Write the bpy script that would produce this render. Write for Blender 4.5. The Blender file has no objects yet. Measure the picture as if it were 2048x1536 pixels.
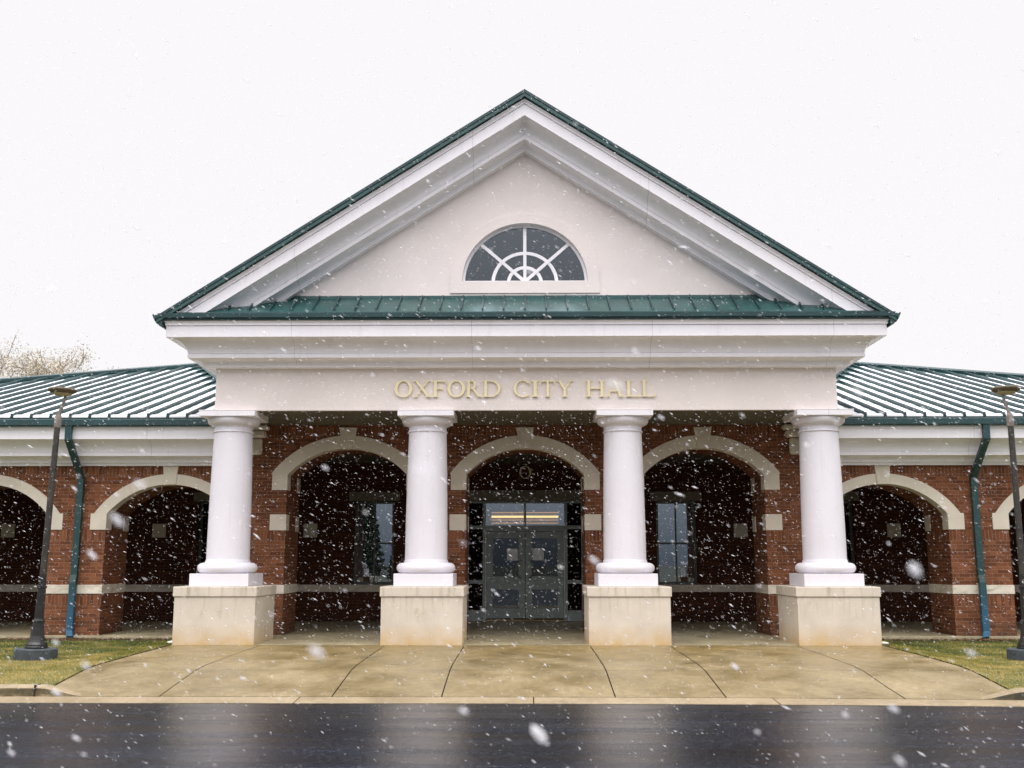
import bpy, bmesh, math, random
import numpy as np
from mathutils import Vector, Matrix
random.seed(7); rng = np.random.default_rng(7)
S = bpy.context.scene
COL = S.collection
R = math.radians

# ---------------------------------------------------------------- camera, sky, sun, exposure
FPX = 2080.0
pitch = math.atan(357 / FPX); yaw = math.atan(24 * math.cos(pitch) / FPX)
cd = bpy.data.cameras.new('camera'); cam = bpy.data.objects.new('camera', cd); COL.objects.link(cam)
cam.location = (-0.03, -21.0, 1.6)
cam.rotation_euler = (R(90) + pitch, 0, yaw)
cd.sensor_width = 36; cd.lens = 36 * FPX / 2048; cd.clip_end = 3000; cd.clip_start = 0.05
cd.dof.use_dof = True; cd.dof.focus_distance = 21.0; cd.dof.aperture_fstop = 2.2
S.camera = cam

W = bpy.data.worlds.new('World'); S.world = W; W.use_nodes = True
nt = W.node_tree; nt.nodes.clear()
out = nt.nodes.new('ShaderNodeOutputWorld'); bg = nt.nodes.new('ShaderNodeBackground')
sky = nt.nodes.new('ShaderNodeTexSky'); sky.sky_type = 'NISHITA'; sky.sun_disc = False
SUN_EL, SUN_ROT = R(66), R(200)
sky.sun_elevation = SUN_EL; sky.sun_rotation = SUN_ROT
hsv = nt.nodes.new('ShaderNodeHueSaturation'); hsv.inputs['Saturation'].default_value = 0.10
nt.links.new(sky.outputs[0], hsv.inputs['Color'])
tc = nt.nodes.new('ShaderNodeTexCoord'); sp = nt.nodes.new('ShaderNodeSeparateXYZ')
nt.links.new(tc.outputs['Generated'], sp.inputs[0])
mr = nt.nodes.new('ShaderNodeMapRange'); mr.inputs['From Min'].default_value = 0.0; mr.inputs['From Max'].default_value = 1.0
mr.inputs['To Min'].default_value = 0.0; mr.inputs['To Max'].default_value = 1.0
nt.links.new(sp.outputs['Z'], mr.inputs['Value'])
ov = nt.nodes.new('ShaderNodeMix'); ov.data_type = 'RGBA'
# overcast: brighter towards the zenith, with the unseen low sky behind the camera dimmed to darken the arcade
hz = nt.nodes.new('ShaderNodeMix'); hz.data_type = 'RGBA'
hz.inputs[6].default_value = (2.4, 2.75, 3.3, 1); hz.inputs[7].default_value = (9.85, 9.65, 9.85, 1)
my = nt.nodes.new('ShaderNodeMapRange'); my.inputs['From Min'].default_value = -.35; my.inputs['From Max'].default_value = .35
nt.links.new(sp.outputs['Y'], my.inputs['Value']); nt.links.new(my.outputs[0], hz.inputs[0])
mn = nt.nodes.new('ShaderNodeMapRange'); mn.inputs['From Min'].default_value = .58; nt.links.new(sp.outputs['Z'], mn.inputs['Value'])
mf = nt.nodes.new('ShaderNodeMix'); nt.links.new(my.outputs[0], mf.inputs[0]); nt.links.new(mr.outputs[0], mf.inputs[2]); nt.links.new(mn.outputs[0], mf.inputs[3]); nt.links.new(mf.outputs[0], ov.inputs[0])
nt.links.new(hz.outputs[2], ov.inputs[6])
ov.inputs[7].default_value = (45.5, 44.0, 45.5, 1)    # overcast zenith (times strength 0.1)

ad = nt.nodes.new('ShaderNodeMix'); ad.data_type = 'RGBA'; ad.blend_type = 'MIX'
ad.inputs[0].default_value = 0.96
nt.links.new(hsv.outputs[0], ad.inputs[6]); nt.links.new(ov.outputs[2], ad.inputs[7])
nt.links.new(ad.outputs[2], bg.inputs['Color']); bg.inputs['Strength'].default_value = 0.10
nt.links.new(bg.outputs[0], out.inputs[0])

sd = bpy.data.lights.new('sun', 'SUN'); so = bpy.data.objects.new('sun', sd); COL.objects.link(so)
sd.energy = 0.6; sd.angle = R(40); sd.color = (1.0, 0.985, 0.96)
_d = Vector((math.sin(SUN_ROT) * math.cos(SUN_EL), math.cos(SUN_ROT) * math.cos(SUN_EL), math.sin(SUN_EL)))
so.rotation_euler = _d.to_track_quat('Z', 'Y').to_euler()
S.view_settings.view_transform = 'Standard'; S.view_settings.look = 'None'
S.view_settings.exposure = 0.0; S.view_settings.gamma = 1.0
S.cycles.max_bounces = 8; S.cycles.transparent_max_bounces = 16
S.cycles.use_denoising = True

# ---------------------------------------------------------------- object helpers
def tag(o, label=None, cat=None, group=None, kind=None):
    if label: o['label'] = label
    if cat: o['category'] = cat
    if group: o['group'] = group
    if kind: o['kind'] = kind
    return o
def empty(name, loc=(0, 0, 0), rz=0, parent=None):
    o = bpy.data.objects.new(name, None); COL.objects.link(o); o.location = loc; o.rotation_euler = (0, 0, rz)
    o.empty_display_size = 0.2
    if parent: o.parent = parent
    return o

class MB:
    """collects faces, then links them as one mesh object"""
    def __init__(s): s.v = []; s.f = []; s.m = []
    def add(s, vs, fs, mi=0):
        b = len(s.v); s.v += [tuple(v) for v in vs]; s.f += [tuple(i + b for i in f) for f in fs]; s.m += [mi] * len(fs); return s
    def box(s, x0, x1, y0, y1, z0, z1, mi=0):
        vs = [(x, y, z) for z in (z0, z1) for y in (y0, y1) for x in (x0, x1)]
        return s.add(vs, [(0, 2, 3, 1), (4, 5, 7, 6), (0, 1, 5, 4), (2, 6, 7, 3), (0, 4, 6, 2), (1, 3, 7, 5)], mi)
    def quad(s, a, b, c, d, mi=0): return s.add([a, b, c, d], [(0, 1, 2, 3)], mi)
    def poly(s, pts, mi=0): return s.add(pts, [tuple(range(len(pts)))], mi)
    def prism(s, pts, dvec, mi=0):
        n = len(pts); d = Vector(dvec); a = [Vector(p) for p in pts]; b = [p + d for p in a]
        fs = [tuple(range(n)), tuple(range(2 * n - 1, n - 1, -1))]
        fs += [(i, i + n, (i + 1) % n + n, (i + 1) % n) for i in range(n)]
        return s.add(a + b, fs, mi)
    def lathe(s, prof, seg=48, c=(0, 0, 0), mi=0, cap=True, sq=0):
        vs = []; n = len(prof)
        for k in range(seg):
            a = 2 * math.pi * k / seg
            for r, z in prof: vs.append((c[0] + r * math.cos(a), c[1] + r * math.sin(a), c[2] + z))
        fs = [(k * n + i, ((k + 1) % seg) * n + i, ((k + 1) % seg) * n + i + 1, k * n + i + 1) for k in range(seg) for i in range(n - 1)]
        if cap:
            fs.append(tuple(k * n for k in range(seg))[::-1]); fs.append(tuple(k * n + n - 1 for k in range(seg)))
        return s.add(vs, fs, mi)
    def tube(s, pts, radii, seg=10, mi=0):
        pts = [Vector(p) for p in pts]; n = len(pts)
        if not hasattr(radii, '__len__'): radii = [radii] * n
        vs = []; prev = None
        for i, p in enumerate(pts):
            t = (pts[min(i + 1, n - 1)] - pts[max(i - 1, 0)]).normalized()
            if prev is None:
                u = t.orthogonal().normalized()
            else:
                u = (prev - t * prev.dot(t)).normalized()
            prev = u; w = t.cross(u)
            for k in range(seg):
                a = 2 * math.pi * k / seg
                vs.append(p + (u * math.cos(a) + w * math.sin(a)) * radii[i])
        fs = [(i * seg + k, i * seg + (k + 1) % seg, (i + 1) * seg + (k + 1) % seg, (i + 1) * seg + k) for i in range(n - 1) for k in range(seg)]
        fs += [tuple(range(seg))[::-1], tuple(range((n - 1) * seg, n * seg))]
        return s.add(vs, fs, mi)
    def build(s, name, mat, parent=None, smooth=False, bevel=0, fix=True, merge=False):
        me = bpy.data.meshes.new(name); me.from_pydata(s.v, [], s.f)
        mats = mat if isinstance(mat, (list, tuple)) else [mat]
        for m in mats: me.materials.append(m)
        me.polygons.foreach_set('material_index', s.m)
        if fix:
            bm = bmesh.new(); bm.from_mesh(me)
            if merge: bmesh.ops.remove_doubles(bm, verts=bm.verts, dist=1e-5)
            bmesh.ops.recalc_face_normals(bm, faces=bm.faces); bm.to_mesh(me); bm.free()
        if smooth:
            me.polygons.foreach_set('use_smooth', [True] * len(me.polygons))
        me.update()
        if smooth and hasattr(me, 'set_sharp_from_angle'):
            me.set_sharp_from_angle(angle=R(35))
        o = bpy.data.objects.new(name, me); COL.objects.link(o)
        if parent: o.parent = parent
        if bevel:
            b = o.modifiers.new('bevel', 'BEVEL'); b.width = bevel; b.segments = 2; b.limit_method = 'ANGLE'; b.angle_limit = R(40)
        return o
def part(name, mb, mat, parent, **k): return mb.build(name, mat, parent, **k)

# ---------------------------------------------------------------- materials
def newmat(name):
    m = bpy.data.materials.new(name); m.use_nodes = True; n = m.node_tree; n.nodes.clear()
    o = n.nodes.new('ShaderNodeOutputMaterial'); p = n.nodes.new('ShaderNodeBsdfPrincipled'); n.links.new(p.outputs[0], o.inputs[0])
    return m, n, p
class N:
    """tiny node-graph helper"""
    def __init__(s, n): s.n = n; s.L = n.links
    def pos(s): return s.n.nodes.new('ShaderNodeNewGeometry').outputs['Position']
    def obj(s): return s.n.nodes.new('ShaderNodeTexCoord').outputs['Object']
    def noise(s, vec, scale, detail=4, rough=.55, col=False):
        t = s.n.nodes.new('ShaderNodeTexNoise'); t.inputs['Scale'].default_value = scale
        t.inputs['Detail'].default_value = detail; t.inputs['Roughness'].default_value = rough
        s.L.new(vec, t.inputs['Vector']); return t.outputs[1 if col else 0]
    def scalev(s, vec, sc):
        t = s.n.nodes.new('ShaderNodeVectorMath'); t.operation = 'MULTIPLY'; t.inputs[1].default_value = sc
        s.L.new(vec, t.inputs[0]); return t.outputs[0]
    def sep(s, vec):
        t = s.n.nodes.new('ShaderNodeSeparateXYZ'); s.L.new(vec, t.inputs[0]); return t.outputs
    def comb(s, x, y, z):
        t = s.n.nodes.new('ShaderNodeCombineXYZ')
        for i, a in enumerate((x, y, z)):
            if isinstance(a, (int, float)): t.inputs[i].default_value = a
            else: s.L.new(a, t.inputs[i])
        return t.outputs[0]
    def math(s, op, a, b=None, clamp=False):
        t = s.n.nodes.new('ShaderNodeMath'); t.operation = op; t.use_clamp = clamp
        for i, q in enumerate((a, b)):
            if q is None: continue
            if isinstance(q, (int, float)): t.inputs[i].default_value = q
            else: s.L.new(q, t.inputs[i])
        return t.outputs[0]
    def ramp(s, fac, stops):
        t = s.n.nodes.new('ShaderNodeValToRGB'); e = t.color_ramp.elements
        while len(e) < len(stops): e.new(.5)
        for q, (p, c) in zip(e, stops):
            q.position = p; q.color = c if len(c) == 4 else (*c, 1)
        s.L.new(fac, t.inputs[0]); return t.outputs[0]
    def map(s, v, a, b, c, d):
        t = s.n.nodes.new('ShaderNodeMapRange')
        for i, q in enumerate((a, b, c, d)): t.inputs[i + 1].default_value = q
        s.L.new(v, t.inputs[0]); return t.outputs[0]
    def mix(s, f, a, b, mode='MIX'):
        t = s.n.nodes.new('ShaderNodeMix'); t.data_type = 'RGBA'; t.blend_type = mode
        for i, q in ((0, f), (6, a), (7, b)):
            if isinstance(q, (int, float)): t.inputs[i].default_value = q
            elif isinstance(q, tuple): t.inputs[i].default_value = q if len(q) == 4 else (*q, 1)
            else: s.L.new(q, t.inputs[i])
        return t.outputs[2]
    def bump(s, p, h, strength=.3, dist=.01):
        t = s.n.nodes.new('ShaderNodeBump'); t.inputs['Strength'].default_value = strength; t.inputs['Distance'].default_value = dist
        s.L.new(h, t.inputs['Height']); s.L.new(t.outputs[0], p.inputs['Normal'])

def plain(name, col, rough=.6, var=.12, scale=3., bump=0, bscale=60., metal=0, spec=.5, stretch=(1, 1, 1), coat=0):
    m, n, p = newmat(name); g = N(n); v = g.scalev(g.pos(), stretch)
    a = g.noise(v, scale, 6)
    lo = tuple(c * (1 - var) for c in col); hi = tuple(min(1, c * (1 + var)) for c in col)
    c = g.ramp(a, [(.3, lo), (.7, hi)])
    n.links.new(c, p.inputs['Base Color'])
    p.inputs['Roughness'].default_value = rough; p.inputs['Metallic'].default_value = metal
    p.inputs['Specular IOR Level'].default_value = spec; p.inputs['Coat Weight'].default_value = coat
    if bump: g.bump(p, g.noise(g.pos(), bscale, 5), bump, .006)
    return m

M = {}
def mat_paint(name, col, joints):
    m, n, p = newmat(name); g = N(n); P = g.pos()
    c = g.ramp(g.noise(P, 1.1, 6), [(.3, tuple(q * .95 for q in col)), (.7, tuple(min(.9, q * 1.03) for q in col))])
    runs = g.map(g.noise(g.scalev(P, (9, 9, .7)), 1.0, 6, .6), .55, .78, 0, 1)
    c = g.mix(g.math('MULTIPLY', runs, .30), c, (.52, .50, .44))
    gr = g.map(g.noise(P, 4.5, 7, .7), .60, .74, 0, 1); c = g.mix(g.math('MULTIPLY', gr, .18), c, (.48, .45, .38))
    if joints:
        x = g.sep(P)[0]; fr = g.math('FRACT', g.math('DIVIDE', g.math('ADD', x, 30.37), 3.66)); j_ = g.math('LESS_THAN', fr, .0022)
        c = g.mix(g.math('MULTIPLY', j_, .6), c, (.25, .24, .22))
    n.links.new(c, p.inputs['Base Color']); p.inputs['Roughness'].default_value = .5; g.bump(p, g.noise(P, 30, 4), .05, .004); return m
M['trim'] = mat_paint('white_trim', (.85, .825, .845), True)
M['column'] = mat_paint('column_paint', (.725, .70, .735), False)
M['green'] = plain('green_metal', (.012, .047, .049), .4, .25, 1.5, .04, 8, spec=.5)
M['green_roof'] = plain('green_roof_metal', (.022, .078, .074), .36, .22, 2.2, .05, 6, stretch=(1, 1, 1))
M['stucco'] = plain('stucco', (.82, .745, .70), .9, .06, .8, .5, 110, spec=.2)
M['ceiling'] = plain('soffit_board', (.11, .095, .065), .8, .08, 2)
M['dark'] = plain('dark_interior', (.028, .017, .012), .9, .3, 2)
M['wood'] = plain('interior_wall', (.16, .08, .04), .7, .3, 1.5)
M['gold'] = plain('gold_letters', (.90, .80, .50), .4, .05, 4, spec=.4)
M['letterdark'] = plain('aged_brass', (.32, .24, .10), .5, .1, 6)
M['paper'] = plain('paper', (.88, .90, .93), .8, .02, 4)
M['frame'] = plain('door_metal', (.30, .35, .33), .4, .15, 3, spec=.5)
M['wframe'] = plain('window_metal', (.10, .11, .09), .5, .15, 3)
M['bright'] = plain('weather_strip', (.75, .78, .76), .4, .03, 3)
M['steel'] = plain('handle_steel', (.20, .20, .19), .35, .05, 3, metal=.8)
M['lintel'] = plain('dark_lintel_stone', (.22, .195, .15), .8, .12, 4)
M['twig'] = plain('haze_paled_bark', (.24, .20, .18), .9, .3, 8)  # bark colour lightened to carry the haze over the far trees
M['snow'] = plain('settled_snow', (.86, .87, .90), .7, .03, 5, .3, 12)
M['bark'] = plain('bark', (.12, .085, .065), .9, .3, 8)
M['pebble'] = plain('white_stone', (.75, .73, .68), .7, .1, 20)

def mat_flake():
    m = bpy.data.materials.new('snowflake'); m.use_nodes = True; n = m.node_tree; n.nodes.clear()
    o = n.nodes.new('ShaderNodeOutputMaterial'); d = n.nodes.new('ShaderNodeBsdfDiffuse'); t = n.nodes.new('ShaderNodeBsdfTranslucent'); x = n.nodes.new('ShaderNodeMixShader')
    d.inputs[0].default_value = (.98, .97, .98, 1); t.inputs[0].default_value = (.98, .97, .98, 1); x.inputs[0].default_value = .5
    n.links.new(d.outputs[0], x.inputs[1]); n.links.new(t.outputs[0], x.inputs[2])
    tr = n.nodes.new('ShaderNodeBsdfTransparent'); y = n.nodes.new('ShaderNodeMixShader'); y.inputs[0].default_value = .44   # ice crystals let some light straight through
    n.links.new(x.outputs[0], y.inputs[1]); n.links.new(tr.outputs[0], y.inputs[2]); n.links.new(y.outputs[0], o.inputs[0]); return m
M['flake'] = mat_flake()

def mat_glass(name, tint=(.75, .8, .82), rough=0.0, ior=3.3):
    m = bpy.data.materials.new(name); m.use_nodes = True; n = m.node_tree; n.nodes.clear()
    o = n.nodes.new('ShaderNodeOutputMaterial'); x = n.nodes.new('ShaderNodeMixShader')
    t = n.nodes.new('ShaderNodeBsdfTransparent'); t.inputs[0].default_value = (*tint, 1)
    g = n.nodes.new('ShaderNodeBsdfGlossy'); g.inputs['Roughness'].default_value = rough; g.inputs[0].default_value = (.82, .92, 1, 1)
    f = n.nodes.new('ShaderNodeFresnel'); f.inputs[0].default_value = ior
    n.links.new(f.outputs[0], x.inputs[0]); n.links.new(t.outputs[0], x.inputs[1]); n.links.new(g.outputs[0], x.inputs[2])
    n.links.new(x.outputs[0], o.inputs[0]); return m
M['glass'] = mat_glass('window_glass'); M['glass_door'] = mat_glass('door_glass', ior=1.7); M['glass_high'] = mat_glass('lunette_glass', ior=1.85)

def mat_brick(name='red_brick', tone=1.0):
    m, n, p = newmat(name); g = N(n)
    P = g.pos(); geo = n.nodes.new('ShaderNodeNewGeometry'); nx = g.sep(geo.outputs['Normal'])
    x, y, z = g.sep(P)[0:3]
    side = g.math('GREATER_THAN', g.math('ABSOLUTE', nx[0]), .7)
    u = g.math('ADD', g.math('MULTIPLY', x, g.math('SUBTRACT', 1.0, side)), g.math('MULTIPLY', y, side))
    def brick(vec, bw, bh):
        b = n.nodes.new('ShaderNodeTexBrick'); n.links.new(vec, b.inputs['Vector'])
        b.inputs['Scale'].default_value = 1; b.inputs['Brick Width'].default_value = bw; b.inputs['Row Height'].default_value = bh
        b.inputs['Mortar Size'].default_value = .0055; b.inputs['Mortar Smooth'].default_value = .25
        b.inputs['Color1'].default_value = (.0, .0, .0, 1); b.inputs['Color2'].default_value = (1, 1, 1, 1); b.inputs['Mortar'].default_value = (.5, .5, .5, 1)
        return b
    b1 = brick(g.comb(u, z, 0), .245, .08)
    b2 = brick(g.comb(g.math('ADD', z, .02), u, 0), .30, .08)
    b2.offset = 0
    def band(z0, z1):
        return g.math('MULTIPLY', g.math('GREATER_THAN', z, z0), g.math('LESS_THAN', z, z1))
    sold = g.math('ADD', g.math('ADD', band(.66, .92), band(2.08, 2.33)), band(3.52, 3.80), clamp=True)
    outer = g.math('GREATER_THAN', g.math('ABSOLUTE', x), 6.45)
    inner_s = g.math('MULTIPLY', band(4.40, 4.68), g.math('SUBTRACT', 1.0, outer))
    sold = g.math('ADD', g.math('MULTIPLY', sold, outer), g.math('ADD', inner_s, g.math('MULTIPLY', g.math('ADD', band(.66, .92), band(2.06, 2.32)), g.math('SUBTRACT', 1.0, outer))), clamp=True)
    cc = g.mix(sold, b1.outputs[0], b2.outputs[0]); ff = g.mix(sold, b1.outputs[1], b2.outputs[1])
    base = g.ramp(cc, [(0, (.118, .040, .017)), (.35, (.155, .054, .022)), (.7, (.185, .066, .027)), (1, (.228, .086, .038))])
    no = g.noise(P, 1.3, 6); base = g.mix(.55, base, g.ramp(no, [(.3, (.62, .6, .6)), (.7, (1.3, 1.25, 1.2))]), 'MULTIPLY')
    fine = g.noise(P, 45, 4); base = g.mix(.35, base, g.ramp(fine, [(.3, (.55, .55, .55)), (.7, (1.4, 1.4, 1.4))]), 'MULTIPLY')
    mort = g.ramp(g.noise(P, 9, 4), [(.3, (.14, .080, .052)), (.7, (.29, .185, .125))])
    c = g.mix(ff, base, mort)
    # soil splash and damp dirt near the ground
    d = g.math('MULTIPLY', g.map(z, .45, -.05, 0, 1), g.map(g.noise(P, 5, 5), .35, .6, 0, 1), clamp=True)
    c = g.mix(g.math('MULTIPLY', d, .6), c, (.055, .045, .028))
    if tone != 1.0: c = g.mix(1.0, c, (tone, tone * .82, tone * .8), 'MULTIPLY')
    n.links.new(c, p.inputs['Base Color']); p.inputs['Roughness'].default_value = .8; p.inputs['Specular IOR Level'].default_value = .25
    g.bump(p, g.math('SUBTRACT', 1.0, ff), .5, .006)
    return m
M['brick'] = mat_brick(); M['brick_shaded'] = mat_brick('shade_toned_brick', .42)  # darker copy puts the arcade's shade into the back wall colour

def mat_stone(name, col, stain=True, base=0):
    m, n, p = newmat(name); g = N(n); P = g.pos(); z = g.sep(P)[2]
    a = g.noise(P, 1.7, 6)
    c = g.ramp(a, [(.3, tuple(q * .9 for q in col)), (.7, tuple(min(1, q * 1.08) for q in col))])
    fine = g.noise(P, 90, 4, .7); c = g.mix(.3, c, g.ramp(fine, [(.3, (.8, .8, .8)), (.7, (1.12, 1.12, 1.12))]), 'MULTIPLY')
    if stain:
        # rust-coloured water stain at the foot, algae blotches and runs under the cap
        foot = g.math('MULTIPLY', g.map(z, .42, .0, 0, 1), g.map(g.noise(P, 3.2, 5), .25, .62, .25, 1), clamp=True)
        c = g.mix(g.math('MULTIPLY', foot, .8), c, (.52, .33, .10))
        runs = g.noise(g.scalev(P, (7, 7, .8)), 1.6, 5)
        alg = g.math('MULTIPLY', g.map(z, .35, 1.12, .0, 1), g.map(runs, .52, .72, 0, 1), clamp=True)
        c = g.mix(g.math('MULTIPLY', alg, .6), c, (.26, .23, .12))
        blot = g.map(g.noise(P, 2.6, 6, .65), .60, .70, 0, 1)
        c = g.mix(g.math('MULTIPLY', blot, .35), c, (.30, .26, .13))
    n.links.new(c, p.inputs['Base Color']); p.inputs['Roughness'].default_value = .75; p.inputs['Specular IOR Level'].default_value = .3
    g.bump(p, g.noise(P, 70, 5), .25, .005)
    return m
M['pedestal'] = mat_stone('pedestal_stone', (.61, .545, .45))
M['stone'] = mat_stone('cast_stone', (.64, .575, .465), False)
def mat_band():
    m, n, p = newmat('band_stone'); g = N(n); P = g.pos()
    c = g.ramp(g.noise(P, 2.0, 6), [(.3, (.58, .52, .41)), (.7, (.78, .71, .60))])
    runs = g.map(g.noise(g.scalev(P, (1, 1, 3)), 3.5, 6, .6), .5, .68, 0, 1)
    c = g.mix(g.math('MULTIPLY', runs, .55), c, (.25, .22, .12))
    n.links.new(c, p.inputs['Base Color']); p.inputs['Roughness'].default_value = .8; g.bump(p, g.noise(P, 70, 5), .25, .005); return m
M['band'] = mat_band()

def mat_concrete(name, c1, c2, wet=.45, rust=True):
    m, n, p = newmat(name); g = N(n); P = g.pos()
    a = g.noise(P, .7, 7, .6); c = g.ramp(a, [(.28, c1), (.72, c2)])
    if rust:
        yy = g.sep(P)[1]
        r = g.math('MULTIPLY', g.map(yy, -4.2, .2, 0, 1), g.map(g.noise(g.scalev(P, (1, .6, 1)), .9, 5), .35, .62, 0, 1), clamp=True)
        c = g.mix(g.math('MULTIPLY', r, .7), c, (.25, .165, .042))
    sp_ = g.noise(P, 130, 3, .8); c = g.mix(.55, c, g.ramp(sp_, [(.3, (.6, .6, .6)), (.5, (1, 1, 1)), (.7, (1.35, 1.35, 1.3))]), 'MULTIPLY')
    md = g.noise(P, 11, 6, .7); c = g.mix(.55, c, g.ramp(md, [(.3, (.62, .62, .60)), (.7, (1.3, 1.3, 1.3))]), 'MULTIPLY')
    lg = g.noise(g.scalev(P, (1, .7, 1)), 2.3, 6, .7); c = g.mix(.6, c, g.ramp(lg, [(.33, (.68, .66, .60)), (.5, (1, 1, 1)), (.68, (1.18, 1.18, 1.22))]), 'MULTIPLY')
    n.links.new(c, p.inputs['Base Color'])
    n.links.new(g.map(g.noise(P, 1.4, 5), .3, .7, wet - .2, wet + .2), p.inputs['Roughness'])
    p.inputs['Specular IOR Level'].default_value = .5
    g.bump(p, g.noise(P, 120, 4), .3, .004)
    return m
M['pave'] = mat_concrete('pavement_concrete', (.155, .116, .050), (.290, .228, .125))
M['floor'] = mat_concrete('arcade_concrete', (.29, .25, .15), (.44, .38, .24), .42, False)
M['kerb'] = mat_concrete('kerb_concrete', (.23, .175, .098), (.33, .265, .165), .6, False)
def mat_kerbface():
    m, n, p = newmat('mossy_kerb'); g = N(n); P = g.pos()
    c = g.ramp(g.noise(g.scalev(P, (1, 1, 2)), 3.0, 7, .65), [(.38, (.03, .026, .012)), (.54, (.10, .075, .03)), (.72, (.30, .24, .14))])
    n.links.new(c, p.inputs['Base Color']); p.inputs['Roughness'].default_value = .7; g.bump(p, g.noise(P, 60, 5), .4, .006); return m
M['kerbface'] = mat_kerbface()
M['joint'] = plain('joint_gap', (.02, .016, .01), .9, .2, 5)

def mat_asphalt():
    m, n, p = newmat('wet_asphalt'); g = N(n); P = g.pos()
    fine = g.noise(P, 26, 4, .9)
    c = g.ramp(fine, [(.35, (.004, .0055, .009)), (.56, (.010, .013, .020)), (.64, (.075, .088, .112)), (.74, (.20, .22, .26))])
    patch = g.noise(g.scalev(P, (.22, 1.5, 1)), 1.1, 6, .6)
    c = g.mix(.6, c, g.ramp(patch, [(.35, (.5, .5, .55)), (.65, (1.5, 1.6, 1.8))]), 'MULTIPLY')
    n.links.new(c, p.inputs['Base Color'])
    big = g.noise(g.scalev(P, (.18, 1.9, 1)), 1.5, 7, .65)
    r = g.math('ADD', g.map(big, .35, .65, .09, .26), g.map(g.noise(P, 30, 3, .8), .4, .7, 0, .06))
    n.links.new(r, p.inputs['Roughness'])
    p.inputs['Specular IOR Level'].default_value = .42; p.inputs['Specular Tint'].default_value = (.62, .80, 1.0, 1)
    h = g.math('ADD', g.math('MULTIPLY', g.noise(P, 45, 4, .8), 1.0), g.math('MULTIPLY', g.noise(P, 14, 3, .7), .9))
    g.bump(p, h, .42, .006)
    return m
M['asphalt'] = mat_asphalt()

def mat_lawn():
    m, n, p = newmat('lawn_soil'); g = N(n); P = g.pos()
    c = g.ramp(g.noise(P, 1.1, 7, .7), [(.3, (.05, .075, .015)), (.5, (.13, .14, .035)), (.7, (.27, .22, .08))])
    c = g.mix(.6, c, g.ramp(g.noise(P, 60, 4, .8), [(.3, (.45, .45, .45)), (.7, (1.5, 1.5, 1.5))]), 'MULTIPLY')
    yy = g.math('ADD', g.sep(P)[1], g.map(g.noise(P, 3, 5), .3, .7, -.35, .35))
    edge = g.map(yy, 2.0, 2.4, 0, 1)
    c = g.mix(edge, c, (.085, .055, .03))
    n.links.new(c, p.inputs['Base Color']); p.inputs['Roughness'].default_value = .9; g.bump(p, g.noise(P, 90, 4, .8), 1, .02); return m
M['lawn'] = mat_lawn()
M['farground'] = plain('far_ground', (.045, .045, .03), .9, .4, .3)
def mat_blade():
    m, n, p = newmat('grass_blades'); g = N(n); P = g.pos()
    patch = g.noise(g.scalev(P, (1, 1.5, 1)), .95, 6, .65); rnd = g.noise(P, 37, 2, .5)
    s = g.math('ADD', g.math('MULTIPLY', patch, .72), g.math('MULTIPLY', rnd, .28))
    yy = g.sep(P)[1]
    s = g.math('SUBTRACT', s, g.map(yy, -4.5, 1.2, -.05, .09))
    c = g.ramp(s, [(.33, (.024, .045, .005)), (.42, (.085, .10, .008)), (.48, (.21, .18, .025)), (.56, (.46, .34, .11))])
    n.links.new(c, p.inputs['Base Color']); p.inputs['Roughness'].default_value = .7; p.inputs['Specular IOR Level'].default_value = .3
    return m
M['blade'] = mat_blade()
M['leaf'] = plain('dead_leaves', (.14, .075, .03), .8, .5, 30)
M['spring'] = plain('spring_leaves', (.50, .44, .33), .8, .35, 2)  # leaf colour paled to carry distance haze
M['needle'] = plain('pine_needles', (.035, .055, .03), .8, .3, 2)
M['pole_paint'] = plain('lamp_post_paint', (.030, .026, .020), .45, .5, 9, .3, 40)
M['pole_low'] = plain('lamp_post_base_paint', (.012, .012, .011), .35, .4, 14, .3, 40)
M['reducer'] = plain('weathered_fitting', (.20, .17, .145), .6, .25, 20)
M['luminaire'] = plain('corroded_luminaire', (.11, .085, .05), .6, .45, 25, .4, 60)
M['lens'] = plain('lamp_lens', (.42, .36, .22), .4, .15, 20)
M['footing'] = plain('lamp_footing', (.045, .055, .060), .8, .3, 12, .6, 70)

def mat_pipe():
    m, n, p = newmat('downspout_paint'); g = N(n); P = g.pos(); z = g.sep(P)[2]
    c = g.ramp(g.map(z, .35, 1.25, 0, 1), [(0, (.022, .10, .17)), (1, (.012, .050, .050))])
    c = g.mix(.4, c, g.ramp(g.noise(P, 6, 5), [(.3, (.7, .7, .7)), (.7, (1.3, 1.3, 1.3))]), 'MULTIPLY')
    n.links.new(c, p.inputs['Base Color']); p.inputs['Roughness'].default_value = .4; return m
M['pipe'] = mat_pipe()

def mat_lamp_emit(name, col, st):
    m = bpy.data.materials.new(name); m.use_nodes = True; n = m.node_tree; n.nodes.clear()
    o = n.nodes.new('ShaderNodeOutputMaterial'); e = n.nodes.new('ShaderNodeEmission'); e.inputs[0].default_value = (*col, 1); e.inputs[1].default_value = st
    n.links.new(e.outputs[0], o.inputs[0]); return m
M['tube'] = mat_lamp_emit('warm_tube', (1, .68, .22), 1.9)
M['tube2'] = mat_lamp_emit('warm_tube_dim', (1, .50, .12), .75)

# ================================================================ BUILDING
WY = 2.7; WT = 1.35; BY = 8.3
hall = empty('city_hall', (0, 2, 0))
tag(hall, 'red brick city hall with white columned portico, pediment and snowy green metal roofs', 'building')
def hp(name, mb, mat, parent=None, **k):
    o = mb.build(name, mat, parent or hall, **k)
    if parent is None: o.matrix_parent_inverse = hall.matrix_world.inverted() if False else Matrix.Translation((0, -2, 0))
    return o

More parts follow.
